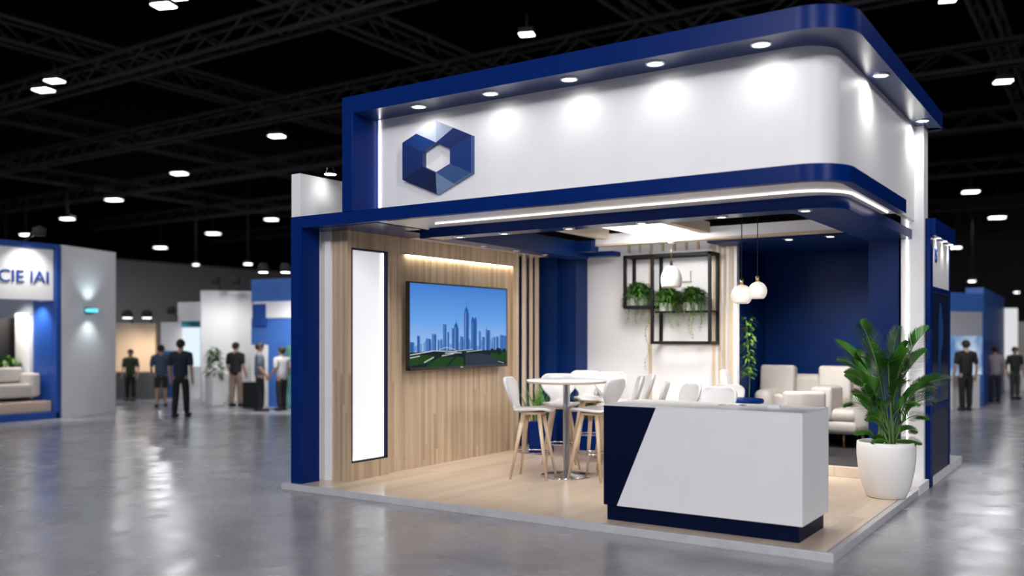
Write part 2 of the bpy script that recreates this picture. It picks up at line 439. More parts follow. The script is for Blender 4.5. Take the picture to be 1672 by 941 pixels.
# tall light box set into the pilaster
lb = thing('light_box', 'tall upright glowing white light box in the oak pilaster', 'light', (.53, (yl0 + yl1) / 2, zl0))
b = MB()
for (y0, y1, z0, z1) in ((yl0, yl0 + .016, zl0, zl1), (yl1 - .016, yl1, zl0, zl1), (yl0, yl1, zl0, zl0 + .016), (yl0, yl1, zl1 - .016, zl1)):
    b.box(.50, .583, y0, y1, z0, z1, 0, .002)
rel(b, 'frame', M['navy_shaded'], lb)
b = MB(); b.box(.502, .515, yl0 + .016, yl1 - .016, zl0 + .016, zl1 - .016, 0, 0); rel(b, 'diffuser', M['lightbox'], lb)
b = MB()
b.box(.516, .534, yl0 + .02, yl0 + .035, zl0 + .02, zl1 - .02, 0, 0); b.box(.516, .534, yl1 - .035, yl1 - .02, zl0 + .02, zl1 - .02, 0, 0)
b.box(.516, .534, yl0 + .02, yl1 - .02, zl0 + .02, zl0 + .03, 0, 0); rel(b, 'edge_light', em('edge_led', (1, 1, 1), 3.5), lb)
# strip light under the header
sl = MB(); sl.box(.525, .565, 1.5, 3.79, 2.688, 2.699, 0, .001)
tag(sl.build('strip_light', M['ledwarm']), 'warm strip light under the oak header above the screen', 'light')

# television
xt = .66
y0, y1 = at(667, 500, x=xt).y, at(828, 500, x=xt).y
z1 = at(667, 459, x=xt).z; z0 = at(667, 606, x=xt).z
tv = thing('television', 'large wall screen showing a blue city skyline', 'tv', (xt, (y0 + y1) / 2, (z0 + z1) / 2))
w, h = (y1 - y0) / 2, (z1 - z0) / 2
b = MB(); b.box(-.05, 0, -w, w, -h, h, 0, .006); b.build('casing', M['blackplastic'], tv)
b = MB(); b.box(-.145, -.045, -.35, .35, -.25, .25, 0, .005); b.build('wall_mount', M['black'], tv)
b = MB()
for (a0, a1, c0, c1) in ((-w, -w + .022, -h, h), (w - .022, w, -h, h), (-w, w, h - .02, h), (-w, w, -h, -h + .035)): b.box(-.01, .006, a0, a1, c0, c1, 0, .002)
bez = b.build('bezel', M['blackplastic'], tv)
b = MB(); b.box(.006, .0068, -.03, .03, -h + .012, -h + .022, 0, 0); b.build('badge', M['chrome'], bez)
sw, sh0, sh1 = w - .022, -h + .035, h - .02
scr = MB(); names = ['scr_sky', 'scr_b1', 'scr_b2', 'scr_b3', 'scr_ground', 'scr_green', 'scr_white', 'scr_road']
def U(u): return -sw + 2 * sw * u
def V(v): return sh0 + (sh1 - sh0) * v
def flat(poly, mi, lvl):
    scr.add([(.001 + lvl * .0003, U(u), V(v)) for u, v in poly], [tuple(range(len(poly)))], mi)
flat([(0, 0), (1, 0), (1, 1), (0, 1)], 0, 0)
rr = random.Random(3)
for i in range(34):
    u = i / 34 + rr.uniform(-.01, .01); wd = rr.uniform(.012, .03); hh = rr.uniform(.24, .33)
    flat([(max(0, u), .19), (min(1, u + wd), .19), (min(1, u + wd), hh), (max(0, u), hh)], 3, 1)
bld = [(160, 182, 585), (225, 265, 610), (272, 307, 570), (318, 330, 620), (338, 355, 615), (360, 388, 480), (397, 412, 552), (432, 447, 515), (500, 530, 590), (560, 588, 610), (665, 683, 540), (693, 722, 595), (742, 772, 530), (785, 795, 600), (800, 820, 595), (828, 852, 592), (862, 890, 575), (890, 922, 580), (108, 140, 640)]
for k, (a, c, tp) in enumerate(bld):
    u0, u1 = (a - 105) / 820, (c - 105) / 820; v = (860 - tp) / 720
    flat([(u0, .17), (u1, .17), (u1, v - .01), (u0, v)], 2 if k % 3 else 1, 2)
    flat([(u0 + (u1 - u0) * .62, .17), (u1, .17), (u1, v - .012), (u0 + (u1 - u0) * .62, v - .005)], 1 if k % 3 else 2, 3)
def tower(a, c, tp, sp_):
    u0, u1 = (a - 105) / 820, (c - 105) / 820; um = (u0 + u1) / 2; q = (u1 - u0); v = (860 - tp) / 720; vs_ = (860 - sp_) / 720
    flat([(u0, .17), (u1, .17), (u1, v - .06), (u1 - q * .2, v), (um + q * .05, v + .03), (um, vs_), (um - q * .05, v + .03), (u0 + q * .2, v), (u0, v - .06)], 1, 4)
    flat([(u0 + q * .15, .17), (u0 + q * .38, .17), (u0 + q * .38, v - .02), (u0 + q * .2, v - .05)], 3, 5)
tower(447, 490, 490, 438); tower(536, 578, 345, 262)
tower(729, 741, 530, 487)
u0, u1 = (598 - 105) / 820, (648 - 105) / 820
flat([(u0, .17), (u1, .17), (u1, .585), (u1 - .012, .62), (u0 + .03, .60), (u0 + .012, .625), (u0, .57)], 1, 4)
flat([(u0 + .008, .17), (u0 + .02, .17), (u0 + .02, .56), (u0 + .008, .55)], 2, 5)
flat([(0, 0), (1, 0), (1, .17), (.8, .19), (.5, .2), (.25, .195), (0, .18)], 4, 6)
flat([(0, .02), (.18, .05), (.24, .13), (.1, .15), (0, .12)], 5, 7); flat([(.14, 0), (.34, 0), (.42, .11), (.28, .12), (.2, .06)], 5, 7)
flat([(.36, 0), (.52, 0), (.52, .1), (.46, .12), (.42, .08)], 5, 7); flat([(.78, .08), (1, .03), (1, .17), (.84, .17)], 5, 7)
flat([(.54, 0), (.92, 0), (.83, .12), (.7, .15), (.54, .15)], 7, 7)
for (a, c, d, e2, t_) in ((.0, .145, .22, .19, .012), (.22, .19, .45, .175, .010), (.42, .18, .62, .2, .008), (.3, .125, .42, .15, .012), (.13, .05, .22, .11, .014), (.55, .17, .72, .19, .008), (.9, .035, .97, .01, .006), (.0, .11, .09, .13, .012), (.33, .16, .5, .16, .01)):
    flat([(a, c), (d, e2), (d, e2 + t_), (a, c + t_)], 6, 8)
for i in range(9):
    a = .27 + i * .02; flat([(a, .2 + .03 * math.sin(i * .4)), (a + .02, .2 + .03 * math.sin((i + 1) * .4)), (a + .02, .207 + .03 * math.sin((i + 1) * .4)), (a, .207 + .03 * math.sin(i * .4))], 6, 8)
for i in range(10):
    a = .83 + rr.uniform(0, .15); v = .15 + rr.uniform(0, .06)
    flat([(a + .02 * math.cos(k * PI / 4), v + .028 * math.sin(k * PI / 4)) for k in range(8)], 4, 9)
scr.build('screen', [M[n] for n in names], tv)

# slat screen beyond the timber wall
for i, (pa, pb) in enumerate(((842, 847), (853, 859), (865, 870), (874, 880))):
    ya, yb = at(pa, 500, x=.56).y, at(pb, 500, x=.56).y
    b = MB(); b.box(.545, .56, ya, yb, P, 2.895, 0, .002)
    tag(b.build('timber_slat', M['woodslat']), ['upright timber slat right beside the oak screen wall', 'second upright timber slat from the oak screen wall', 'third upright timber slat from the oak screen wall', 'upright timber slat touching the navy column'][i], 'slat', 'upright slats by the navy column')
b = MB(); b.box(.2, .30, 3.9, 4.60, P, 2.895, 0, .003); struct(b.build('wall_slat_backing', M['white']))
for i_, yy in enumerate((4.05, 4.32)):
    b = MB(); b.box(.34, .37, yy, yy + .09, P, 2.895, 0, .002); tag(b.build('dark_slat', M['navy_matt']), ['dark upright strip behind the slats beside the oak wall', 'dark upright strip behind the slats beside the navy column'][i_], 'slat')
# navy column and back wall
b = MB(); b.box(.2, .80, 4.62, 5.2, P, 3.0, 0, .004); b.box(.8, 1.06, 4.75, 5.2, P, 3.0, 0, .004); struct(b.build('wall_navy_column', M['navy_matt']))
b = MB(); b.box(1.06, 3.40, 5.1, 5.2, P, 3.12, 0, .002); struct(b.build('wall_back_white', M['white']))
xs = []
for i, (pa, pb) in enumerate(((1163, 1168), (1173, 1177), (1181, 1185), (1190, 1197))):
    xa, xb = at(pa, 500, y=5.086).x, at(pb, 500, y=5.086).x
    b = MB(); b.box(xa, xb, 5.086, 5.099, P, 3.0, 0, .002)
    tag(b.build('timber_slat', M['woodslat']), ['timber slat nearest the black plant frame on white wall', 'second timber slat right of the black plant frame', 'third timber slat right of the black plant frame', 'wide timber slat at the navy lounge corner'][i], 'slat', 'upright slats on the white back wall')
xa = at(1059, 600, y=5.07).x; xb = at(1063.5, 600, y=5.07).x
b = MB(); b.box(xa, xb, 5.07, 5.099, P, 2.95, 0, .002); tag(b.build('wall_batten', M['woodslat']), 'thin wooden batten running down the white back wall', 'batten')
b = MB(); q0 = at(1103, 443, y=5.06); q1 = at(1127, 459, y=5.06); b.box(q0.x, q1.x, 5.06, 5.1, q1.z, q0.z, 0, .004)
b.box(q0.x - .01, q1.x + .012, 5.065, 5.1, q1.z - .015, q1.z, 1, .002)
tag(b.build('wall_plaque', [M['white_gloss'], M['woodslat']]), 'small pale plaque on the white wall behind the pendant', 'plaque')
# lounge walls
b = MB(); b.box(3.10, 3.2, 5.2, 7.0, P, 3.05, 0, .002); struct(b.build('wall_lounge_left', M['navy_matt']))
b = MB(); b.box(3.2, 5.7, 6.9, 7.0, P, 3.05, 0, .002); struct(b.build('wall_lounge_back', M['navy_matt']))
b = MB(); b.box(5.70, 5.80, 4.26, 7.0, P, 3.03, 0, .002); struct(b.build('wall_lounge_right', M['navy_matt']))
b = MB(); b.box(3.2, 5.7, 4.52, 6.9, 2.95, 3.03, 0, .002); struct(b.build('ceiling_lounge', M['navy_matt']))
b = MB(); b.box(5.36, 5.69, 4.02, 4.3, .18, 2.81, 0, .004); struct(b.build('wall_navy_pier', M['navy_matt']))

# ------------------------------------------------------------ canopy frames
# upper frame
uf = thing('upper_frame', 'navy upper frame with rounded corner crowning the white fascia', 'frame', (.9, .03, 3.03))
b = MB(); b.strip(lpath(.9, .035, 6.10, 4.30, .40), lpath(.9, .50, 5.62, 4.30, .12), 4.06, 4.24, 0, 1)
rel(b, 'top_band', [M['navy'], M['navy_gloss']], uf)
b = MB(); b.lathe([(0, 0), (.12, 0), (.12, .18), (0, .18)], 24, (5.98, 4.30, 4.06)); rel(b, 'band_end', M['navy_gloss'], uf)
b = MB(); b.box(.9, 1.05, .035, .44, 3.03, 4.06, 0, .003); rel(b, 'post', M['navy'], uf)
# fascia
b = MB(); b.strip(lpath(1.04, .43, 5.86, 4.1, .34), lpath(1.04, .49, 5.80, 4.1, .28), 3.0, 4.07, 0)
struct(b.build('wall_fascia', M['white']))
# lower frame
lo = thing('lower_frame', 'navy lower frame band with rounded corner and left post', 'frame', (.1, .05, P))
b = MB(); b.strip(lpath(.1, .05, 6.05, 2.48, .36), lpath(.1, .13, 5.97, 2.48, .28), 2.9, 3.03, 0); rel(b, 'band', M['navy'], lo)
b = MB(); b.box(.1, .26, .05, .33, P, 2.9, 0, .003); rel(b, 'post', M['navy'], lo)
# soffit of the lower frame
b = MB(); b.strip(lpath(1.3, .13, 5.97, 2.48, .28), lpath(1.3, 1.3, 5.3, 2.48, .2), 2.905, 2.96, 0)
b.box(5.3, 5.72, 2.48, 4.0, 2.9, 2.96, 0, 0)
struct(b.build('ceiling_soffit', M['soffit']))
b = MB(); b.box(.2, 1.30, .13, .88, 2.895, 2.96, 0, 0); b.box(.2, 1.06, .88, 1.5, 2.895, 2.96, 0, 0); struct(b.build('ceiling_soffit_corner', M['navy_gloss']))
# cove LED line
b = MB(); b.strip(lpath(1.75, .55, 5.92, 2.30, .42), lpath(1.75, .562, 5.908, 2.30, .408), 2.892, 2.904, 0)
tag(b.build('cove_light', M['led']), 'long curved light line in the white soffit under the navy band', 'light')
# inner beam
ib = thing('inner_beam', 'navy inner beam with rounded corner and downlights under the soffit', 'beam', (1.4, .88, 2.8))
b = MB(); b.strip(lpath(1.40, .88, 5.83, 4.02, .32), lpath(1.40, 1.13, 5.36, 4.02, .1), 2.80, 2.904, 0, 1); rel(b, 'beam', [M['navy'], M['navy_gloss']], ib)
# left beam with soffit over the timber wall
b = MB(); b.box(.2, 1.06, 1.5, 4.62, 2.895, 2.95, 0, 0); struct(b.build('ceiling_timber_soffit', M['soffit']))
b = MB(); b.box(.9, .94, 1.55, 4.4, 2.887, 2.894, 0, 0); tag(b.build('soffit_strip_light', em('led_soft', (1, .93, .85), 4)), 'strip light line in the soffit over the oak wall', 'light')
bl = thing('navy_side_beam', 'navy ceiling beam running back along the oak wall side', 'beam', (1.2, 1.1, 2.83))
b = MB(); b.box(1.06, 1.36, 1.13, 4.6, 2.83, 3.06, 0, .003); rel(b, 'beam', M['navy_matt'], bl)
b = MB(); b.box(1.36, 1.62, 4.2, 4.42, 2.90, 3.05, 0, .003); rel(b, 'return', M['navy_matt'], bl)
b = MB(); b.box(1.0, 1.75, 4.6, 4.85, 2.86, 2.93, 0, .003); rel(b, 'ledge', M['navy_matt'], bl)
# white beam across the back
wb = thing('white_beam', 'white ceiling beam with wooden underside crossing over the plant frame', 'beam', (1.62, 4.4, 2.9))
b = MB(); b.box(1.62, 5.40, 4.32, 4.5, 3.0, 3.14, 0, .002); rel(b, 'beam', M['white'], wb)
b = MB(); b.box(1.62, 5.40, 4.315, 4.5, 2.975, 3.0, 0, .002); rel(b, 'wood_underside', M['woodbeam'], wb)
for i in range(9):
    x = 1.75 + i * .18
    b = MB(); b.box(x, x + .035, 5.06, 5.098, 2.93, 3.12, 0, .002); rel(b, 'batten', M['woodslat'], wb)
for i, x in enumerate((1.72, 3.2)):
    b = MB(); b.box(x, x + .12, 1.15, 4.32, 3.06, 3.2, 0, .003)
    tag(b.build('timber_beam', M['woodbeam']), ['pale timber ceiling beam left of the glowing ceiling panel', 'pale timber ceiling beam right of the glowing ceiling panel'][i], 'beam')
cp = thing('ceiling_panel', 'glowing white ceiling panel between two timber beams', 'light', (2.67, 3.75, 3.1))
b = MB(); b.box(2.2, 3.14, 3.2, 4.3, 3.11, 3.18, 0, .003); rel(b, 'frame', M['white'], cp)
b = MB(); b.box(2.25, 3.09, 3.25, 4.25, 3.1, 3.112, 0, .0); rel(b, 'diffuser', M['panel_light'], cp)
area('panel_glow', (0, 0, -.02), 72, .84, 1.0, (0, .25, -1), (1, .975, .95), cp)
b = MB(); b.box(1.36, 5.36, 2.56, 2.64, 3.25, 3.33, 0, .003); tag(b.build('pendant_rail', M['black']), 'dark rail above the booth ceiling opening holding globe pendants', 'rail')

# right white column with LED line
b = MB(); b.box(5.715, 5.955, 4.0, 4.25, .105, 4.06, 0, .003); struct(b.build('wall_right_column', M['white']))
xa = at(1481, 500, y=3.995).x
b = MB(); b.box(xa - .005, xa + .006, 3.988, 3.999, .11, 3.18, 0, .001)
tag(b.build('strip_light', M['ledcool']), 'upright light strip on the white right column', 'light')
xa = at(620, 260, y=.425).x
b = MB(); b.box(xa - .006, xa + .006, .418, .4295, 3.04, 4.05, 0, .001)
tag(b.build('strip_light', M['ledcool']), 'upright light strip on the white fascia beside the logo', 'light')

def letters(body, size, mat, par, loc, rot, depth, align='LEFT'):
    fc = bpy.data.curves.new('letters', 'FONT'); fc.body = body; fc.size = size; fc.extrude = depth; fc.align_x = align
    fo = bpy.data.objects.new('letters', fc); COL.objects.link(fo)
    me = bpy.data.meshes.new_from_object(fo.evaluated_get(bpy.context.evaluated_depsgraph_get()))
    bpy.data.objects.remove(fo); me.name = 'letters'; me.materials.clear(); me.materials.append(mat)
    o = bpy.data.objects.new('lettering', me); COL.objects.link(o); o.parent = par; o.location = loc; o.rotation_euler = rot
    return o
# ------------------------------------------------------------ logo
yw = .43
lg = thing('logo_sign', 'faceted hexagon ring logo in blue tones on the white fascia', 'sign', at(716, 258, y=yw))
oc = [at(*p, y=yw - .03) for p in ((714.6, 198), (772, 221.5), (772, 283), (716, 317.5), (660, 294.5), (660, 234))]
ic = [at(*p, y=yw - .03) for p in ((714.6, 233.6), (737.5, 243.6), (737.5, 268), (714.3, 282.3), (693, 272.4), (693, 249))]
cols = {'a': (.50, .56, .66), 'a2': (.36, .43, .56), 'b': (.004, .022, .13), 'c': (.006, .036, .19), 'd': (.035, .09, .25), 'e': (.16, .24, .40), 'f': (.002, .012, .075), 'g': (.002, .010, .055)}
lm = {k: pm('logo_' + k, c, .35, coat=.2) for k, c in cols.items()}
def mid(a, b_, t=.5): return a.lerp(b_, t)
def facet(poly, key, th=.06):
    bb = MB(); n = len(poly)
    o = lg.location
    bb.add([Vector((p.x, yw - th, p.z)) - o for p in poly] + [Vector((p.x, yw - .001, p.z)) - o for p in poly],
           [tuple(range(n)), tuple(range(2 * n - 1, n - 1, -1))] + [(i, (i + 1) % n, n + (i + 1) % n, n + i) for i in range(n)])
    bb.build('facet', lm[key], lg)
O, I = oc, ic
m50 = mid(O[5], O[0], .42); m01 = mid(O[0], O[1], .5)
facet([m50, O[0], I[0]], 'a'); facet([O[0], m01, I[0]], 'a2')
facet([m01, O[1], I[1], I[0]], 'b'); facet([O[1], O[2], I[2], I[1]], 'c')
m23 = mid(O[2], O[3], .5)
facet([O[2], m23, I[3], I[2]], 'd'); facet([m23, O[3], I[3]], 'e')
m34 = mid(O[3], O[4], .5)
facet([O[3], m34, I[3]], 'g'); facet([m34, O[4], I[4], I[3]], 'f')
facet([O[4], O[5], I[5], I[4]], 'b'); facet([O[5], m50, I[0], I[5]], 'c')

# ------------------------------------------------------------ downlights
def downlight(loc, label, group, power=40, r_=.065, size=1.5, aim=(0, 0, -1), col=(1, .96, .91), blend=.7):
    t = thing('downlight', label, 'light', loc, group=group)
    b_ = MB(); b_.lathe([(r_ * .80, .0), (r_ * .82, -.012), (r_, -.010), (r_ * 1.03, -.001), (r_ * 1.03, .004)], 28); rim_ = b_.build('rim', M['chrome'], t)
    b_ = MB(); b_.lathe([(0, -.004), (r_ * .82, -.004), (r_ * .82, .0), (0, .0)], 28); b_.build('lens', M['lens'], rim_)
    spot('beam_light', (0, 0, -.02), power, size, blend, aim, col, .03, t)
    return t
for i, (px, py) in enumerate(((678, 172), (797, 151), (927, 128), (1069, 103), (1244, 73))):
    p = at(px, py, z=4.06)
    downlight((p.x, .215, 4.06), ['round downlight in the top band above the logo', 'round downlight in the top band just right of the logo', 'round downlight in the top band, third from the logo end', 'round downlight in the top band, fourth from the logo end', 'round downlight in the top band nearest the rounded corner'][i], 'downlights in the upper navy band', 5.5, .085, 2.75, (0, .02, -1), blend=1.)
for i, (px, py) in enumerate(((1443, 122), (1499, 203))):
    p = at(px, py, z=4.06)
    downlight((5.985, p.y if i == 0 else 3.75, 4.06), ['round downlight under the side band just past the rounded corner', 'round downlight at the far end of the side band'][i], 'downlights in the upper navy band', 24, .075, 2.75, (-.12, 0, -1), blend=1.)
IL = ['inner beam downlight at the oak wall end', 'inner beam downlight, second from the oak wall', 'inner beam downlight, third from the oak wall', 'inner beam downlight before the glowing ceiling panel', 'inner beam downlight left of the globe pendants', 'inner beam downlight nearest the rounded corner']
for i, (px, py) in enumerate(((752, 387), (822, 381), (923, 372), (1043, 363), (1171, 352), (1311, 342))):
    p = at(px, py, z=2.8)
    downlight((p.x, 1.0, 2.8), IL[i], 'downlights in the inner navy beam', 44, .06, 2.2, (0, .75, -1), (1, .975, .95))
for i, (px, py) in enumerate(((794, 401), (833, 408), (862, 414))):
    p = at(px, py, z=2.83)
    downlight((1.2, [2.2, 2.95, 3.65][i], 2.83), ['small downlight in the side beam, nearest the front', 'small downlight in the middle of the side beam', 'small downlight at the back of the side beam'][i], 'small downlights along the oak wall', 18, .045, 1.8, (-.2, 0, -1), (1, .93, .84))
for i, (px, py) in enumerate(((1288, 391), (1356, 386))):
    p = at(px, py, z=2.95)
    downlight((p.x, p.y, 2.95), ['lounge ceiling downlight nearer the globe pendants', 'lounge ceiling downlight nearer the palm'][i], 'lounge downlights', 140, .075, 2.1, (.05, .35, -1))

# spotlight on top of the white tower
ts = thing('arm_spotlight', 'small spotlight on an arm atop the white wall tower', 'lamp', (.2, .56, 3.52))
b = MB(); b.tube([(-.06, 0, 0), (-.06, 0, .06), (.04, -.02, .085), (.12, -.12, .07)], .01, 8); b.build('arm', M['black'], ts)
b = MB(); b.lathe([(.0, .05), (.035, .05), (.05, .0), (.075, -.015), (.072, -.02), (.0, -.02)], 20, (.14, -.14, .04)); lh_ = b.build('lamp_head', M['chrome'], ts)
b = MB(); b.lathe([(0, -.021), (.066, -.021), (.066, -.024), (0, -.024)], 20, (.14, -.14, .04)); b.build('lens', M['lens'], lh_)
spot('beam_light', (.14, -.14, 0), 3, 2.2, 1., (-.1, 0, -1), (1, .98, .96), .03, ts)

# ------------------------------------------------------------ reception desk
dk = thing('reception_desk', 'white and navy reception desk with a slanted colour split', 'desk', (4.83, .56, P))
X0, X1, Y0, Y1, ZB, ZT = 3.955, 5.711, .19, .95, .207, 1.10
b = MB(); b.box(3.975, 5.675, .22, .93, P, ZB + .01, 0, .003); rel(b, 'plinth', M['navy_shaded'], dk)
b = MB(); b.prism([(X0, ZB), (4.085, ZB), (4.46, ZT - .012), (X0, ZT - .012)], 1, Y0, Y1); rel(b, 'navy_side', M['navy_shaded'], dk)
b = MB(); b.prism([(4.086, ZB), (X1, ZB), (X1, ZT - .012), (4.461, ZT - .012)], 1, Y0 - .002, Y1); rel(b, 'white_front', M['white'], dk)
b = MB(); b.box(X0, X1, Y0 - .002, Y1, ZT - .012, ZT, 0, .002); rel(b, 'desk_top', M['white_gloss'], dk)
tb = thing('tablet', 'thin grey tablet lying flat on the desk top', 'tablet', (4.98, .62, ZT), .2)
b = MB(); b.box(-.12, .12, -.085, .085, 0, .008, 0, .003); b.build('body', M['alu'], tb)
b = MB(); b.box(-.11, .11, -.075, .075, .008, .0088, 0, 0); b.build('screen', pm('grey_glass', (.35, .36, .39), .1), tb)
b = MB()
for i in range(7): b.box(5.34 - .05, 5.34 + .05, .66 - .035, .66 + .035, ZT + i * .003, ZT + i * .003 + .0026, 0, 0)
tag(b.build('card_stack', M['white_gloss']), 'small stack of white cards on the desk top', 'cards')

# ------------------------------------------------------------ bar table and stools
bx, by = ld(925, 10.62)
bt = thing('bar_table', 'round white bar table on a chrome pedestal', 'table', (bx, by, P))
b = MB(); b.lathe([(0, 1.105), (.455, 1.105), (.47, 1.112), (.47, 1.12), (.465, 1.128), (0, 1.13)], 56); b.build('tabletop', M['white_gloss'], bt)
b = MB(); b.lathe([(.0, 1.088), (.45, 1.09), (.468, 1.105), (0, 1.105)], 56); b.build('edge_band', M['woodleg'], bt)
b = MB(); b.lathe([(.045, .03), (.043, .06), (.04, .08), (.04, 1.09)], 28); b.build('pedestal', M['chrome'], bt)
b = MB(); b.lathe([(0, 0), (.31, 0), (.31, .012), (.29, .02), (.08, .032), (.055, .05), (0, .05)], 48); b.build('base', M['chrome'], bt)

def shell_mesh(kind):
    """moulded seat shell: seat pad flowing into a waisted back"""
    bm_ = MB(); nu, nv = 14, 22
    top = []
    for j in range(nv + 1):
        t = j / nv
        # profile in (y, z): y forward, seat from front lip to back top
        if t < .5:
            s_ = t / .5; y = .25 - .41 * s_; z = .80 + .012 * math.cos(s_ * PI) - .012 + (.02 if s_ < .08 else .03) * 0
            z -= .03 * max(0, (.14 - s_)) / .14
            wd = .232 * math.sqrt(max(.2, 1 - max(0, (.35 - s_) / .35) ** 2 * .55)) if s_ < .35 else .232 - .06 * (s_ - .35) / .65
        else:
            s_ = (t - .5) / .5
            a = min(1, s_ / .28) * PI / 2 * .86
            if s_ < .28:
                y = -.16 - .07 * math.sin(a); z = .788 + .07 * (1 - math.cos(a))
            else:
                q_ = (s_ - .28) / .72; y = -.228 - .095 * q_ ; z = .846 + .315 * q_
            wd = (.172 - .07 * math.sin(min(1, s_ / .3) * PI / 2)) if s_ < .3 else .102 + .125 * math.sin(min(1, (s_ - .3) / .38) * PI / 2) ** 1.3
            if s_ > .86: wd *= math.sqrt(max(.05, 1 - ((s_ - .86) / .155) ** 2 * .75))
        top.append((y, z, wd, t))
    vs = []; fs = []
    for (y, z, wd, t) in top:
        for i in range(nu + 1):
            u = -1 + 2 * i / nu
            cup = .025 * u * u if t < .5 else 0
            fw = .05 * u * u if t > .55 else .02 * u * u * max(0, (t - .4) / .15) if t > .4 else 0
            vs.append((wd * u, y + fw, z + cup * .6))
    for j in range(nv):
        for i in range(nu):
            fs.append((j * (nu + 1) + i, j * (nu + 1) + i + 1, (j + 1) * (nu + 1) + i + 1, (j + 1) * (nu + 1) + i))
    bm_.add(vs, fs, 0, True)
    return bm_
def make_stool(label):
    t = thing('bar_stool', label, 'stool', (0, 0, P), group='white bar stools with beech legs')
    o = shell_mesh(0).build('shell', M['shell'], t)
    md = o.modifiers.new('thickness', 'SOLIDIFY'); md.thickness = .034; md.offset = 0
    md = o.modifiers.new('soft', 'SUBSURF'); md.levels = 1; md.render_levels = 1
    b_ = MB(); b_.lathe([(0, .735), (.13, .735), (.155, .75), (.155, .772), (0, .772)], 24, (0, .02, 0)); b_.build('seat_support', M['woodleg'], t)
    for sx in (-1, 1):
        for sy in (-1, 1):
            b_ = MB(); b_.tube([(sx * .09, .02 + sy * .09, .765), (sx * .15, .02 + sy * .15, .40), (sx * .215, .02 + sy * .215, 0)], [.027, .022, .014], 10); b_.build('leg', M['woodleg'], t)
    n_ = 32; ring = [(.168 * 1.08 * math.cos(2 * PI * k / n_), .02 + .168 * 1.08 * math.sin(2 * PI * k / n_), .30) for k in range(n_ + 1)]
    b_ = MB(); b_.tube(ring, .008, 8, cap=False); b_.build('foot_ring', M['chrome'], t)
    return t
def rz_toward(p, q):
    """rotation that turns the seat front (+y) from p toward q"""
    return math.atan2(q[1] - p[1], q[0] - p[0]) - PI / 2
tc_ = (bx, by)
def camdir(l, f): return (RX * l + FX * f, RY * l + FY * f)
ST = [(868, 10.52, (1, -.3), 1.0, 'white bar stool left of the bar table, shown in profile'),
      (972, 10.38, (-.85, .6), 1.0, 'white bar stool right of the bar table, next to the desk'),
      (915, 11.35, (.05, -1), 1.0, 'white bar stool behind the bar table, back toward the navy column'),
      (962, 12.45, (.1, -1), 1.0, 'white bar stool behind the table, before the green grass planter'),
      (1000, 11.95, (.0, -1), 1.0, 'white bar stool behind the table against the white wall, right one'),
      (1008, 10.9, (-1, .05), 1.0, 'white bar stool in profile just right of the table'),
      (1027, 11.42, (-1, .0), 1.0, 'white bar stool in profile, second right of the table'),
      (1047, 10.25, (-1, .2), .97, 'white bar stool behind the left part of the desk by the batten'),
      (1094, 9.75, (-1, -.3), .97, 'white bar stool behind the desk middle under the plant frame'),
      (1152, 9.22, (-.7, -.7), .96, 'white bar stool behind the desk below the timber slats'),
      (1184, 10.9, (-.4, -1), .90, 'small looking white bar stool behind the desk next to the navy lounge')]
s0 = None
for (px, d, (l, f), sc_, lab) in ST:
    p = ld(px, d); dr = camdir(l, f); rz = math.atan2(dr[1], dr[0]) - PI / 2
    if s0 is None:
        s0 = make_stool(lab); s0.location = (p[0], p[1], P); s0.rotation_euler = (0, 0, rz)
    else: dup(s0, (p[0], p[1], P), rz, lab, sc_)

# small navy pedestal table behind the desk
p = ld(1208, 9.75)
nt_ = thing('pedestal_table', 'small round navy pedestal table behind the desk', 'table', (p[0], p[1], P))
b = MB(); b.lathe([(0, .92), (.24, .92), (.25, .93), (.25, .955), (.24, .965), (0, .965)], 40); b.build('tabletop', M['navy'], nt_)
b = MB(); b.lathe([(.035, .02), (.035, .92)], 20); b.build('pedestal', M['chrome'], nt_)
b = MB(); b.lathe([(0, 0), (.19, 0), (.19, .012), (.05, .03), (0, .03)], 36); b.build('base', M['chrome'], nt_)

# ------------------------------------------------------------ lounge seating
LZ = .18
def cushion(b_, x0, x1, y0, y1, z0, z1, bev=.06, mat=None): return b_.box(x0, x1, y0, y1, z0, z1, 0, bev, mat)
SX = at(1320, 640, y=6.3).x
sf = thing('sofa', 'cream leather sofa with two tall back cushions before the navy wall', 'sofa', (SX, 6.25, LZ))
def spart(name, boxes, mat_=None, par=None):
    b_ = MB()
    for *c, bev in boxes: b_.box(*c, 0, bev)
    return b_.build(name, mat_ or M['leather'], par or sf)
def sx(px, y): return at(px, 640, y=y).x - SX
u0, u1, u2, u3 = sx(1236, 5.85), sx(1325, 5.8), sx(1363, 5.8), sx(1424, 5.85)
spart('base', [(u0 + .05, u3 - .05, -.40, .42, .19, .36, .06)])
spart('seat_cushion', [(u0 + .2, u1 + .02, -.46, .24, .34, .53, .08)]); spart('seat_cushion', [(u1 + .16, u3 - .18, -.50, .24, .34, .53, .08)])
spart('front_roll', [(u1 + .1, u3 - .16, -.52, -.2, .19, .37, .07)])
spart('back', [(u0 + .05, u3 - .05, .24, .48, .30, .97, .09)])
for pa, pb in ((1241, 1297), (1336, 1390)):
    xa, xb = sx(pa, 6.35), sx(pb, 6.35)
    b_ = MB(); b_.box(xa, xb, -.10, .10, 0, .58, 0, .045, Matrix.Translation((0, .12, .52)) @ Matrix.Rotation(-.14, 4, 'X')); b_.build('back_cushion', M['leather'], sf)
b_ = MB(); b_.box(sx(1237, 6.1), sx(1275, 6.1), -.06, .06, 0, .17, 0, .05, Matrix.Translation((0, -.06, .53)) @ Matrix.Rotation(-.2, 4, 'X')); b_.build('lumbar_cushion', pm('pattern_cushion', (.62, .59, .54), .8, var=.25, vscale=40), sf)
spart('armrest', [(u0 - .04, u0 + .22, -.48, .44, .20, .76, .1)])
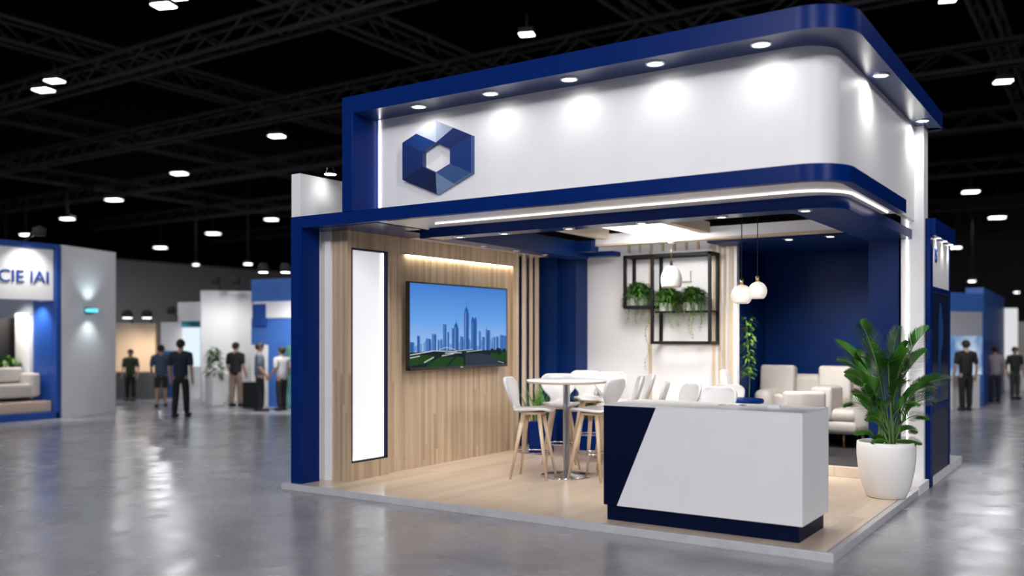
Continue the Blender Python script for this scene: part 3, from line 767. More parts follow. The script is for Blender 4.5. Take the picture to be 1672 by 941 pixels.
spart('armrest', [(u3 - .26, u3 + .02, -.50, .44, .19, .80, .13)])
spart('console', [(u1, u2 - .02, -.52, .22, .36, .83, .05)])
for x in (u0 + .1, u1 + .15, u1 + .42, u3 - .12):
    for y in (-.40, .36):
        b_ = MB(); b_.tube([(x, y, .22), (x + .012, y - .03, 0)], [.024, .012], 10); b_.build('leg', M['brass'], sf)
# boxy armchair in front of the sofa, mostly behind the desk
p = ld(1304, 11.9)
ac = thing('armchair', 'boxy cream armchair in front of the sofa behind the desk', 'armchair', (p[0], p[1], LZ), .55)
def apart(par, name, boxes, mat_):
    b_ = MB()
    for *c, bev in boxes: b_.box(*c, 0, bev)
    return b_.build(name, mat_, par)
apart(ac, 'base', [(-.24, .24, -.26, .26, .16, .32, .05)], M['leather'])
apart(ac, 'seat_cushion', [(-.17, .17, -.2, .26, .30, .46, .06)], M['leather'])
apart(ac, 'armrest', [(-.27, -.16, -.27, .26, .2, .76, .04)], M['leather']); apart(ac, 'armrest', [(.16, .27, -.27, .26, .2, .68, .04)], M['leather'])
apart(ac, 'back', [(-.27, .27, -.31, -.19, .2, .82, .05)], M['leather'])
for x in (-.2, .2):
    for y in (-.22, .2): apart(ac, 'leg', [(x - .015, x + .015, y - .015, y + .015, 0, .17, .004)], M['brass'])
# tub chair with grey cushion
p = ld(1216, 12.15)
tcq = thing('tub_chair', 'white tub chair with grey blue upholstery beside the timber slats', 'armchair', (p[0], p[1], LZ), TH - .45)
b = MB(); n_ = 22; vs = []; fs = []
for k in range(n_ + 1):
    a = PI * .02 + (PI * 1.16) * k / n_ + PI * .42  # wraps the back and left side
    q9 = min(1, max(0, (math.sin((k / n_) * PI) - .55) / .4)); hgt = .64 + .42 * q9 * q9 * (3 - 2 * q9)
    for (r_, z) in ((.27, .2), (.32, .45), (.33, hgt), (.30, hgt + .015), (.27, hgt), (.26, .45), (.22, .22)):
        vs.append((r_ * math.cos(a), r_ * math.sin(a) * .92, z))
for k in range(n_):
    for i in range(6): fs.append((k * 7 + i, (k + 1) * 7 + i, (k + 1) * 7 + i + 1, k * 7 + i + 1))
fs.append(tuple(range(7))); fs.append(tuple(n_ * 7 + i for i in range(7))[::-1])
b.add(vs, fs, 0, True); b.build('shell', M['shell'], tcq)
b = MB(); b.box(-.2, .27, -.21, .21, .24, .46, 0, .07); b.build('seat_cushion', M['greyfab'], tcq)
b = MB(); b.box(-.06, .06, -.2, .2, 0, .40, 0, .05, Matrix.Translation((-.16, 0, .45)) @ Matrix.Rotation(-.2, 4, 'Y')); b.build('back_cushion', M['greyfab'], tcq)
for x in (-.15, .18):
    for y in (-.15, .15):
        b = MB(); b.tube([(x, y, .25), (x * 1.15, y * 1.15, 0)], [.016, .01], 8); b.build('leg', M['brass'], tcq)

# ------------------------------------------------------------ black plant frame
YF, YB = 4.76, 5.098
fr = thing('plant_frame', 'black metal stepped shelf frame on the white back wall', 'shelf', (2.5, 5.0, 1.6))
def fx(px): return at(px, 480, y=YF).x
xA, xB, xC = fx(1019.5), fx(1064), fx(1158)
zT, zM, zBt = 2.865, 2.10, 1.595
t_ = .042
for x in (xA, xB, xC):
    lowz = zM if x == xA else zBt
    for y in (YF, YB - t_):
        b = MB(); b.box(x - t_ / 2, x + t_ / 2, y, y + t_, lowz, zT, 0, .002); rel(b, 'upright', M['black'], fr)
for y in (YF, YB - t_):
    for c in ((xA - t_ / 2, xC + t_ / 2, y, y + t_, zT - t_, zT), (xB, xC, y, y + t_, zBt, zBt + t_), (xA, xB, y, y + t_, zM, zM + t_)):
        b = MB(); b.box(*c, 0, .002); rel(b, 'rail', M['black'], fr)
for x, z in ((xA, zT - t_), (xB, zT - t_), (xC, zT - t_), (xA, zM), (xB, zM), (xB, zBt), (xC, zBt)):
    b = MB(); b.box(x - t_ / 2, x + t_ / 2, YF + t_, YB - t_, z, z + t_, 0, .002); rel(b, 'cross_rail', M['black'], fr)
zS = at(1110, 508, y=4.93).z
b = MB(); b.box(xB, xC, YF + .1, YB, zS - .025, zS, 0, .002); rel(b, 'shelf', M['black'], fr)
b = MB(); b.box(xA, xB, YF + .02, YB, zM + t_ - .006, zM + t_ + .004, 0, .002); rel(b, 'lower_shelf', M['black'], fr)

def leaf(b_, base, dirv, ln, wd, droop=.3, mi=0, n=3):
    d = Vector(dirv).normalized(); side = d.cross(Vector((0, 0, 1)))
    if side.length < .05: side = Vector((1, 0, 0))
    side.normalize(); vs = []; fs = []
    for i in range(n + 1):
        t = i / n; wv = wd * math.sin(PI * (.12 + .88 * t)) if t < 1 else .0005
        c = Vector(base) + d * ln * t + Vector((0, 0, -droop * ln * t * t))
        vs += [c - side * wv, c + Vector((0, 0, -wv * .25)), c + side * wv]
    for i in range(n):
        for k in (0, 1): fs.append((i * 3 + k, i * 3 + k + 1, (i + 1) * 3 + k + 1, (i + 1) * 3 + k))
    b_.add(vs, fs, mi, True)
def bushy(rad, hgt, count, rng, ln=.07, wd=.012, z0=0.):
    b_ = MB()
    for i in range(count):
        a = rng.uniform(0, 2 * PI); el = rng.uniform(-.05, 1.0) * PI / 2; q = rng.uniform(.35, 1) ** .6
        p_ = Vector((rad * q * math.cos(a) * math.cos(el), rad * q * math.sin(a) * math.cos(el), z0 + hgt * q * math.sin(el)))
        dv = Vector((math.cos(a) * .8, math.sin(a) * .8, rng.uniform(-.5, .9)))
        leaf(b_, p_, dv, ln * rng.uniform(.6, 1.3), wd * rng.uniform(.7, 1.2), .4, rng.choice((0, 0, 1)))
    return b_
def trail(b_, start, length, rng, sway=.05):
    p_ = Vector(start); pts = [p_.copy()]; n = max(4, int(length / .045)); a = rng.uniform(0, 6)
    for i in range(n):
        p_ = p_ + Vector((math.sin(a + i * .7) * sway * .25, math.cos(a + i * .9) * sway * .1, -length / n)); pts.append(p_.copy())
    b_.tube(pts, .0022, 4, 2)
    for i, q in enumerate(pts[1:]):
        for s_ in (-1, 1):
            leaf(b_, q, (s_ * rng.uniform(.3, 1), rng.uniform(-.8, .2), rng.uniform(-.7, .1)), rng.uniform(.025, .05), .008, .5, rng.choice((0, 1, 1)))
def hanging_plant(x, y, z, potw, label, seed, wide, trails):
    rng = random.Random(seed)
    t = thing('potted_fern', label, 'plant', (x, y, z), group='trailing ferns in the black frame')
    b_ = MB(); b_.box(-potw / 2, potw / 2, -.07, .07, 0, .12, 0, .008); pot_ = b_.build('pot', M['pot'], t)
    b_ = MB(); b_.box(-potw / 2 + .01, potw / 2 - .01, -.06, .06, .115, .124, 0, 0); b_.build('soil', M['soil'], pot_)
    b_ = bushy(wide, .21, 620, rng, .085, .016, .13)
    b_.build('foliage', [M['leafdark'], M['leaf']], t)
    b_ = MB()
    for (dx, ln) in trails:
        trail(b_, (dx, -.09, .13), ln, rng); trail(b_, (dx + rng.uniform(-.04, .04), -.10, .15), ln * rng.uniform(.4, .75), rng)
    b_.build('trailing_vines', [M['leafdark'], M['leaflime'], M['stem']], t)
z = zM + t_ + .004
hanging_plant(at(1043, 480, y=4.93).x, 4.93, z, .2, 'bushy trailing fern in the left bay of the black frame', 1, .20, [(-.16, .22), (-.12, .35), (-.02, .20), (.02, .38), (.08, .30), (.15, .25), (-.19, .14)])
hanging_plant(at(1090, 500, y=4.93).x, 4.93, zS, .2, 'trailing fern on the middle shelf beneath the dome pendant', 2, .18, [(-.16, .26), (-.1, .22), (.05, .30), (.12, .36), (.16, .2)])
hanging_plant(at(1130, 500, y=4.93).x, 4.93, zS, .2, 'trailing fern on the middle shelf at the slat side', 3, .20, [(-.15, .36), (-.05, .24), (.0, .42), (.03, .5), (.14, .40), (.19, .3)])
# vine hanging below the frame along the batten
b = MB(); rng = random.Random(9)
x = at(1059, 600, y=4.74).x
trail(b, (x, 4.745, 2.0), .75, rng, .09)
tag(b.build('hanging_vine', [M['leafdark'], M['leaflime'], M['stem']]), 'single long vine strand hanging beside the frame and batten', 'plant')

# ------------------------------------------------------------ pendants
def pendant(x, y, ztop, zbot, r_, zc, label, dome):
    t = thing('pendant_lamp', label, 'lamp', (x, y, zbot), group='opal glass pendants')
    H = ztop - zbot; prof = []
    for i in range(15):
        s_ = i / 14
        if dome: prof.append((max(.012, r_ * (.90 + .10 * math.sin(min(1, s_ / .4) * PI / 2)) * max(0, 1 - max(0, (s_ - .3) / .7) ** 2.0) ** .5), H * s_))
        else:
            a = -.9 + (PI / 2 + .9) * s_; prof.append((max(.012, r_ * math.cos(a)), H * (math.sin(a) - math.sin(-.9)) / (1 - math.sin(-.9))))
    b_ = MB(); b_.lathe([(0, .008)] + [(prof[0][0] * .97, .008), (prof[0][0], 0)] + prof[1:], 36); shd = b_.build('shade', M['globe'] if dome else M['globe_glow'], t)
    b_ = MB(); b_.lathe([(0, H + .06), (.018, H + .06), (.022, H - .004), (0, H - .004)], 16); b_.build('cap', M['black'] if dome else M['brass'], shd)
    b_ = MB(); b_.tube([(0, 0, H + .05), (0, 0, zc - zbot)], .005, 6); b_.build('cord', M['black'] if not dome else M['brass'], t)
    b_ = MB(); b_.lathe([(0, zc - zbot - .02), (.05, zc - zbot - .02), (.05, zc - zbot), (0, zc - zbot)], 20); b_.build('canopy', M['white_gloss'] if dome else M['black'], t)
    l = bpy.data.lights.new('bulb_light', 'SPOT'); l.energy = 14; l.color = (1, .9, .78); l.shadow_soft_size = .06; l.spot_size = 2.4; l.spot_blend = .8
    o = bpy.data.objects.new('bulb_light', l); COL.objects.link(o); o.location = (0, 0, -.03); o.parent = t
    return t
p = at(1086, 450, y=4.2)
pendant(p.x, 4.40, at(1086, 434, y=4.4).z, at(1086, 470, y=4.4).z, .145, 2.975, 'white dome pendant hanging before the black plant frame', True)
p = at(1211, 480, y=2.6)
pendant(p.x, 2.6, at(1211, 465, y=2.6).z, at(1211, 496, y=2.6).z, .115, 3.25, 'larger opal globe pendant, lower of the pair', False)
p = at(1237, 475, y=2.6)
pendant(p.x + .0, 2.6, at(1237, 460, y=2.6).z, at(1237, 488, y=2.6).z, .10, 3.25, 'opal globe pendant, higher of the pair before the navy wall', False)

# ------------------------------------------------------------ palm in white pot
pc = ld(1447, 9.25)
pt = thing('potted_palm', 'tall leafy palm in a round white pot at the booth corner', 'plant', (pc[0], pc[1], P), TH)
H = .565
b = MB(); b.lathe([(0, 0), (.17, 0), (.19, .01), (.235, .12), (.268, .28), (.283, .42), (.284, .52), (.278, H), (.262, H), (.258, H - .05), (.25, H - .06)], 56); pot_ = b.build('pot', M['pot'], pt)
b = MB(); b.lathe([(0, H - .05), (.256, H - .05), (.256, H - .06)], 40); b.build('soil', M['soil'], pot_)
rng = random.Random(21)
def frond(tip, ctrl, ll, seed, start=.36, n=26, wd=.016):
    rg = random.Random(seed)
    face = Vector((rg.uniform(-.5, .5), -1, rg.uniform(.1, .9))).normalized()
    b_ = MB(); p0 = Vector((rg.uniform(-.09, .09), rg.uniform(-.09, .09), H - .06)); p1 = Vector(ctrl); p2 = Vector(tip)
    def bz(t): return p0 * (1 - t) ** 2 + p1 * 2 * t * (1 - t) + p2 * t * t
    pts = [bz(i / 20) for i in range(21)]
    b_.tube(pts, [.0085 * (1 - .8 * i / 20) + .0012 for i in range(21)], 6, 1)
    for i in range(n):
        t = start + (1 - start) * (i + .5) / n
        c = bz(t); tg = (bz(min(1, t + .02)) - bz(t - .02)).normalized()
        sd = tg.cross(face)
        if sd.length < .1: sd = Vector((1, 0, 0))
        sd.normalize(); upn = sd.cross(tg).normalized()
        s_ = (t - start) / (1 - start); L_ = ll * (math.sin(PI * (.14 + .82 * s_)) ** .75)
        for k in (-1, 1):
            dv = (sd * k * .78 + tg * (.60 + .55 * s_) + upn * .10 + Vector((rg.uniform(-.04, .04),) * 3)).normalized()
            leaf(b_, c, dv, L_ * rg.uniform(.92, 1.06), wd, .10, 0, 4)
    return b_
G = 9.25 / F
def tipc(px, py, dy):  # picture-plane offset of a frond tip from the pot centre, in metres
    return Vector(((px - 1447) * G, dy, (791.5 - py) * G + 0.02))
TP = [(1402, 511, -.05, .34), (1474, 516, .10, .26), (1508, 521, -.1, .32), (1368, 541, .05, .26), (1359, 569, -.15, .22), (1364, 592, -.28, .26), (1522, 556, .12, .26), (1538, 600, -.16, .24), (1374, 622, -.3, .24), (1383, 645, .1, .20), (1524, 640, -.05, .22), (1397, 664, -.25, .16), (1502, 664, -.2, .16), (1432, 568, -.30, .30), (1466, 556, -.24, .30), (1428, 536, .22, .28), (1492, 584, .28, .26), (1408, 598, .26, .24), (1390, 606, -.34, .26), (1500, 612, -.30, .26), (1452, 600, -.36, .26), (1418, 640, -.3, .20), (1478, 640, -.33, .20), (1505, 690, .1, .14), (1392, 690, -.05, .13), (1410, 702, -.2, .12), (1490, 704, -.2, .13), (1440, 560, .1, .3), (1482, 545, .0, .28), (1398, 560, .0, .28)]
for i, (px, py, dy, ll) in enumerate(TP):
    tp = tipc(px, py, dy); hz = tp.z - H
    ct = Vector((tp.x * .22, tp.y * .2, H + hz * (.74 if hz > .85 else .95)))
    if hz < .5: ct = Vector((tp.x * .45, tp.y * .45, H + hz * 1.15 + .08))
    frond(tp, ct, ll * .62, 100 + i, .40 if hz > .5 else .3, 40 if hz > .5 else 22, .0125).build('frond', [M['palm'], M['stem']], pt)

# ------------------------------------------------------------ planter grass behind the table, tall vine plant by the lounge
def grass_planter(x, y, z, top, label, seed, n=150, half=.16, lime=False):
    rg = random.Random(seed)
    t = thing('grass_planter', label, 'plant', (x, y, z))
    bh = .45
    b_ = MB(); b_.box(-half, half, -.12, .12, 0, bh, 0, .006); b_.build('planter_box', M['navy'] if not lime else M['pot'], t)
    b_ = MB()
    for i in range(n):
        a = rg.uniform(-1, 1); dv = Vector((a * .7, rg.uniform(-.4, .4), 1))
        leaf(b_, (rg.uniform(-half, half) * .85, rg.uniform(-.1, .1), bh - .02), dv, (top - z - bh) * rg.uniform(.55, 1.05), .010, .18, rg.choice((0, 1)), 5)
    b_.build('grass', [M['leafdark'], M['leaf']], t)
p = ld(958, 13.15); grass_planter(p[0] + .16, p[1] - .03, P, 1.12, 'bushy green grass planter behind the bar table', 4, 170, .2)
p = ld(868, 12.75); grass_planter(p[0] + .16, p[1], P, 1.26, 'green grass planter at the slats beside the navy column', 5, 60, .13)
rg = random.Random(12)
vp = thing('climbing_plant', 'lime green climbing plant by the navy lounge corner', 'plant', (3.45, 5.42, LZ))
b = MB(); b.lathe([(0, 0), (.12, 0), (.15, .3), (.14, .3), (.13, .27), (0, .27)], 28); b.build('pot', M['pot'], vp)
b = MB(); b.tube([(0, 0, .25), (.02, 0, 1.0), (-.03, 0, 1.75)], .009, 8); b.build('support_pole', M['stem'], vp)
b = MB()
for i in range(190):
    z = rg.uniform(.95, 1.80); a = rg.uniform(0, 2 * PI); rr_ = rg.uniform(.02, .08)
    leaf(b, (rr_ * math.cos(a), rr_ * math.sin(a), z), (math.cos(a), math.sin(a), rg.uniform(-.6, .5)), rg.uniform(.05, .09), rg.uniform(.013, .022), .5, rg.choice((0, 0, 1)))
b.build('foliage', [M['leaflime'], M['leaf']], vp)

# ------------------------------------------------------------ side display panel
sp_ = thing('side_display', 'navy framed display wall on the booth side with white sign and dark screen', 'display', (5.9, 5.3, 0))
YD = at(1551, 700, x=6.0).y
b = MB(); b.box(5.81, 5.985, 4.27, YD - .01, .1, 3.03, 0, 0); rel(b, 'core', M['navy_matt'], sp_)
b = MB(); b.box(5.958, 6.01, 4.08, 4.24, 0, 3.03, 0, .003); b.box(5.96, 6.0, YD - .08, YD, .1, 3.03, 0, .003); rel(b, 'frame', M['navy'], sp_)
b = MB(); b.box(5.96, 6.06, 4.1, YD, 2.84, 3.03, 0, .004); hdr = rel(b, 'header', M['navy'], sp_)
b = MB(); b.box(5.97, 5.998, 4.24, YD - .08, 2.27, 2.84, 0, .002); sgn = rel(b, 'sign_panel', M['white'], sp_)
b = MB(); b.box(5.97, 6.015, 4.24, YD - .08, 2.21, 2.27, 0, .003); rel(b, 'sign_shelf', M['navy'], sp_)
gl = pm('dark_gloss_glass', (.018, .035, .10), .07, coat=.5)
b = MB(); b.box(5.97, 5.996, 4.24, YD - .08, .92, 2.21, 0, .002); dscr = rel(b, 'screen', gl, sp_)
b = MB(); b.box(5.97, 6.012, 4.24, YD - .08, .84, .92, 0, .003); rel(b, 'rail', M['navy'], sp_)
b = MB(); b.box(5.97, 5.994, 4.24, YD - .08, .1, .84, 0, .002); rel(b, 'lower_panel', pm('dark_navy_panel', (.014, .02, .05), .3), sp_)
bluep = em('screen_blue', (.014, .05, .17), .6)
b = MB()
ya = 4.72
b.add([(5.9975, ya + dy, 1.0 + dz) for dy, dz in ((0, .0), (.14, 0), (.16, .5), (.3, .62), (.34, .8), (.26, .95), (.2, 1.06), (.1, 1.12), (.03, 1.0), (-.02, .5))], [tuple(range(10))], 0)
rel(b, 'picture', bluep, dscr)
letters('lS', .24, M['blue'], sgn, Vector((6.0, 4.42, 2.56)) - sp_.location, (PI / 2, 0, PI / 2), .006)
for yy in (4.5, 4.95, 5.4):
    b = MB(); b.lathe([(0, -.004), (.022, -.004), (.024, 0), (0, 0)], 20, (6.03, yy, 2.84)); rel(b, 'downlight', M['lens'], hdr)
    o = spot('sign_light', Vector((6.04, yy, 2.82)) - sp_.location, 6, 1.7, .8, (-.12, 0, -1), (1, .97, .93), .03, sp_)

# ------------------------------------------------------------ background stands
def seg(p0, p1, th, z0, z1, mats, name, par, mi=0):
    """upright wall piece between two plan points, in world coordinates under an unrotated parent"""
    p0 = Vector((p0[0], p0[1], 0)); p1 = Vector((p1[0], p1[1], 0)); d = p1 - p0; a = math.atan2(d.y, d.x)
    b_ = MB(); b_.box(0, d.length, 0, th, z0, z1, 0, .01, Matrix.Translation(p0) @ Matrix.Rotation(a, 4, 'Z'))
    return rel(b_, name, mats, par)
def lerp2(a, b_, t): return (a[0] + (b_[0] - a[0]) * t, a[1] + (b_[1] - a[1]) * t)
# left blue framed stand
A = (-10.75, .6); B = (-10.62, 3.55); Cc = (-11.25, 5.2)
ls = thing('exhibition_stand', 'blue framed stand with white header sign at the far left', 'stand', (-11.5, 2.2, 0))
bm_ = MB(); bm_.box(-13.6, -10.6, -.6, 3.5, 0, .14, 0, .01); rel(bm_, 'stand_floor', M['blue'], ls)
bm_ = MB(); bm_.box(-13.4, -10.75, -.6, 3.42, .14, .36, 0, .02); rel(bm_, 'floor_deck', M['tan_stand'], ls)
bm_ = MB(); bm_.box(-10.75, -10.6, 3.43, 3.53, 0, 3.62, 0, .01); rel(bm_, 'frame_post', M['blue'], ls)
bm_ = MB(); bm_.box(-10.75, -10.6, -.6, 3.44, 3.52, 3.62, 0, .01); rel(bm_, 'frame_top', M['blue'], ls)
bm_ = MB(); bm_.box(-10.85, -10.68, -.6, 3.42, 2.45, 3.52, 0, .01); hdr = rel(bm_, 'header', M['white'], ls)
bm_ = MB(); bm_.box(-13.6, -13.5, -.6, 3.5, .14, 3.5, 0, .01); rel(bm_, 'back_wall', M['white'], ls)
xb, xp = at(53, 560, y=3.42).x, at(27, 560, y=3.40).x
bm_ = MB(); bm_.box(xb, -10.76, 3.43, 3.52, .14, 2.45, 0, .01); rel(bm_, 'blue_side_wall', M['blue'], ls)
bm_ = MB(); bm_.box(xp, xb - .02, 3.36, 3.52, .36, 2.2, 0, .02); rel(bm_, 'white_pillar', M['white'], ls)
bm_ = MB(); bm_.box(-13.5, xb, 3.53, 3.56, .14, 3.4, 0, 0); rel(bm_, 'grey_wall', M['greyfab'], ls)
yl = at(81, 457, x=-10.66).y
letters('FCIE IAI', .36, M['blue'], hdr, Vector((-10.665, yl, 2.80)) - ls.location, (PI / 2, 0, PI / 2), .015, 'RIGHT')
ym = at(45, 430, x=-10.6).y
bm_ = MB(); bm_.tube([(-10.75, ym, 3.6), (-10.3, ym, 3.85), (-10.15, ym, 3.8)], .025, 6); bm_.lathe([(0, 0), (.11, 0), (.13, .14), (0, .2)], 14, (-10.15, ym, 3.72)); rel(bm_, 'lamp', M['truss'], ls)
spot('header_light', Vector((-10.15, ym, 3.7)) - ls.location, 70, 1.7, .9, (-.5, 0, -1), parent=ls)
spot('inner_light', Vector((xb - .4, 3.0, 2.5)) - ls.location, 70, 2.2, .9, (0, .35, -1), (1, .88, .72), parent=ls)
spot('blue_light', Vector((-11.1, 3.1, 2.42)) - ls.location, 60, 1.8, .9, (-.1, .5, -1), parent=ls)
yr = 3.36
so = thing('stand_sofa', 'cream sofa inside the blue framed stand at far left', 'sofa', (-11.4, yr - 1.25, .36), PI / 2)
apart(so, 'base', [(-1.2, 1.2, -.4, .4, .08, .36, .06)], M['leather']); apart(so, 'back', [(-1.2, 1.2, .25, .45, .3, .66, .08)], M['leather'])
for x in (-.78, 0, .78): apart(so, 'back_cushion', [(x - .36, x + .36, .05, .28, .38, .7, .09)], M['leather'])
for x in (-1.2, 1.02): apart(so, 'armrest', [(x, x + .2, -.42, .42, .1, .58, .06)], M['leather'])
sc2 = thing('standing_screen', 'dark upright screen behind the cream sofa at far left', 'screen', (-12.25, at(27, 560, x=-12.25).y - .82, .36))
apart(sc2, 'casing', [(-.05, .05, -.78, .78, .3, 1.75, .02)], M['blackplastic']); apart(sc2, 'foot', [(-.2, .2, -.4, .4, 0, .05, .01)], M['black']); apart(sc2, 'post', [(-.03, .03, -.08, .08, .04, .35, .01)], M['black'])
pp = thing('stand_plant', 'small potted plant on a grey block in the left stand', 'plant', (-11.95, 3.12, .36))
apart(pp, 'pedestal_pot', [(-.2, .2, -.2, .2, 0, .66, .03)], M['greyfab'])
bushy(.24, .26, 160, random.Random(2), .14, .03, .66).build('foliage', [M['leafdark'], M['leaf']], pp)
# white pillar booth next to it
wp = thing('white_booth_block', 'tall plain white booth block with a cyan wall light', 'stand', (-11.4, 4.4, 0))
bm_ = MB(); bm_.prism([(-10.61, 3.56), (-11.26, 5.2), (-13.3, 5.2), (-13.3, 3.56)], 2, 0, 3.62); rel(bm_, 'block', M['white'], wp)
q = at(147, 503, y=4.32)
n_ = Vector((math.cos(.377), math.sin(.377), 0))
wl = thing('wall_light', 'small cyan glowing wall light on the white booth block', 'light', (-10.84, 4.34, 2.27), .377)
apart(wl, 'body', [(-.07, .03, -.13, .13, -.06, .06, .01)], M['black'])
apart(wl, 'glow', [(-.05, .095, -.135, .135, -.045, .045, .02)], em('cyan_glow', (.12, .62, .78), 1.6))
spot('up_light', (.16, 0, .1), 14, 1.9, .9, (-.15, 0, 1), (.75, .95, 1), .05, wl); spot('down_light', (.16, 0, -.1), 14, 1.9, .9, (-.15, 0, -1), (.85, .98, 1), .05, wl)
# beige stand
A = at(188, 645, z=0); Bq = at(252, 645, z=0)
bs = thing('exhibition_stand', 'beige lit stand with a grey counter behind the walkers', 'stand', (A.x, A.y, 0))
a0 = at(176, 640, z=0); a1 = at(254, 640, z=0)
seg(a0, a1, .2, 0, 2.12, M['tan_stand'], 'back_wall', bs)
a2 = at(176, 652, z=0); a3 = at(262, 652, z=0)
seg(a2, a3, .5, 0, .72, M['greycarpet'], 'counter', bs)
for i, px in enumerate((208, 240)):
    q = at(px, 645, z=0)
    bb_ = MB(); bb_.lathe([(0, 0), (.13, 0), (.16, .12), (.1, .22), (0, .24)], 16, (q.x, q.y, 2.25)); bb_.tube([(q.x, q.y, 2.45), (q.x - .2, q.y + .3, 2.1)], .025, 6); lh_ = rel(bb_, 'lamp_head', M['truss'], bs)
    bb_ = MB(); bb_.lathe([(0, -.01), (.125, -.01), (.125, 0), (0, 0)], 16, (q.x, q.y, 2.25)); rel(bb_, 'lens', M['hall_lamp'], lh_)
    spot('wall_wash', Vector((q.x, q.y, 2.2)) - bs.location, 120, 1.9, .9, (-.5, .4, -1), (1, .86, .68), .05, bs)
# white stand with bright screen
ws = thing('exhibition_stand', 'white walled stand with a bright screen behind the dark shirt walker', 'stand', (*at(350, 655, z=0).xy, 0))
seg(at(328, 657, z=0), at(412, 655, z=0), .5, 0, 2.9, M['white'], 'tall_wall', ws)
seg(at(290, 650, z=0), at(329, 652, z=0), .4, 0, 2.65, M['white'], 'side_wall', ws)
seg(at(297, 652, z=0), at(329, 654, z=0), .1, .9, 1.95, em('white_screen', (.80, .92, 1), 1.0), 'screen', ws)
seg(at(296, 652, z=0), at(330, 654, z=0), .12, 1.95, 2.12, pm('teal_board', (.02, .16, .22), .5), 'screen_header', ws)
seg(at(262, 648, z=0), at(291, 650, z=0), .3, .0, 1.3, M['midblue'], 'low_wall', ws)
seg(at(262, 648, z=0), at(291, 650, z=0), .3, 1.3, 2.1, M['white'], 'low_wall_header', ws)
seg(at(330, 657.5, z=0), at(372, 657.5, z=0), .3, 0, .74, M['white'], 'counter', ws)
for i, px in enumerate((280, 352, 385)):
    q = at(px, 662 if i else 655, z=0)
    zz = 3.0 if i else 2.3
    bb_ = MB(); bb_.lathe([(0, 0), (.1, 0), (.12, .12), (.07, .2), (0, .2)], 14, (q.x, q.y, zz)); bb_.tube([(q.x, q.y, zz + .15), (q.x - .45, q.y + .5, zz - .1)], .02, 6); rel(bb_, 'lamp_head', M['truss'], ws)
    spot('wall_wash', Vector((q.x, q.y, zz - .05)) - ws.location, 45, 1.8, .9, (-.45, .45, -1), (1, .97, .94), .05, ws)
b = thing('stand_plant', 'dark leafy plant on the counter of the white stand', 'plant', (*at(350, 663, z=0).xy, 0))
apart(b, 'pot', [(-.16, .16, -.16, .16, 0, .85, .03)], M['white'])
bushy(.2, .7, 220, random.Random(6), .15, .03, .78).build('foliage', [M['leafdark'], M['leafdark']], b)
# blue stand left of the tower
b5 = thing('exhibition_stand', 'bright blue stand with white lit header left of the white tower', 'stand', (*at(445, 668, z=0).xy, 0))
l0, l1 = at(410, 663, z=0), at(505, 668, z=0)
seg(l0, l1, .5, 2.55, 3.1, M['midblue'], 'top_band', b5)
g0 = lerp2(l0, l1, .12); dd = Vector((l1.x - l0.x, l1.y - l0.y)).normalized(); nn = Vector((dd.y, -dd.x)) * .03
def off(p_, k=1): return (p_[0] + nn.x * k, p_[1] + nn.y * k)
seg(off(lerp2(l0, l1, .05)), off(lerp2(l0, l1, .98)), .1, 2.15, 2.55, M['white'], 'white_header', b5)
seg(off(lerp2(l0, l1, .05), 2), off(lerp2(l0, l1, .28), 2), .1, 1.95, 2.5, M['blue'], 'logo_panel', b5)
seg(l0, l1, .5, 1.5, 2.15, M['midblue'], 'mid_band', b5)
seg(l0, lerp2(l0, l1, .3), .4, 0, 1.5, M['white'], 'white_panel', b5)
seg(lerp2(l0, l1, .3), lerp2(l0, l1, .6), .4, 0, 1.5, M['midblue'], 'blue_panel', b5)
seg(lerp2(l0, l1, .6), l1, .4, 0, 1.5, pm('green_mural', (.08, .22, .20), .6, var=.7, vscale=3), 'mural', b5)
q0, q1 = at(396, 667, z=0), at(414, 667.5, z=0)
seg(q0, q1, .3, 0, .62, M['black'], 'dark_counter', b5)
for px in (430, 466):
    q = at(px, 676, z=0); spot('header_light', Vector((q.x, q.y, 3.1)) - b5.location, 220, 1.6, .9, (-.35, .5, -1), (1, 1, 1), .05, b5)
    bb_ = MB(); bb_.lathe([(0, 0), (.1, 0), (.12, .12), (.07, .2), (0, .2)], 14, (q.x, q.y, 3.12)); bb_.tube([(q.x, q.y, 3.25), (q.x - .4, q.y + .5, 3.05)], .02, 6); lh_ = rel(bb_, 'lamp_head', M['truss'], b5)
    bb_ = MB(); bb_.lathe([(0, -.01), (.095, -.01), (.095, 0), (0, 0)], 14, (q.x, q.y, 3.12)); rel(bb_, 'lens', M['hall_lamp'], lh_)
# far right blue stand
r0, r1, r2 = at(1535, 668, z=0), at(1606, 664, z=0), at(1640, 640, z=0)
rs = thing('exhibition_stand', 'far blue stand with a pale screen seen past the side display', 'stand', (r0.x, r0.y, 0))
seg(r0, r1, .4, 2.3, 2.75, M['midblue'], 'top_band', rs); seg(r1, r2, .4, 1.6, 2.9, M['midblue'], 'side_band', rs)
seg(r1, r2, .4, 0, 1.6, M['blue'], 'side_wall', rs)
seg(r0, lerp2(r0, r1, .97), .3, 1.72, 2.3, pm('pale_grey_board', (.45, .46, .5), .5), 'grey_header', rs)
scm = bpy.data.materials.new('cloud_picture'); N, L = nt(scm); N.remove(N['Principled BSDF'])
tcn = N.new('ShaderNodeTexCoord'); nn_ = N.new('ShaderNodeTexNoise'); nn_.inputs['Scale'].default_value = 1.3; L.new(tcn.outputs['Object'], nn_.inputs['Vector'])
rp = N.new('ShaderNodeValToRGB'); rp.color_ramp.elements[0].position = .38; rp.color_ramp.elements[1].position = .62
rp.color_ramp.elements[0].color = (.10, .22, .45, 1); rp.color_ramp.elements[1].color = (.62, .74, .88, 1); L.new(nn_.outputs['Fac'], rp.inputs['Fac'])
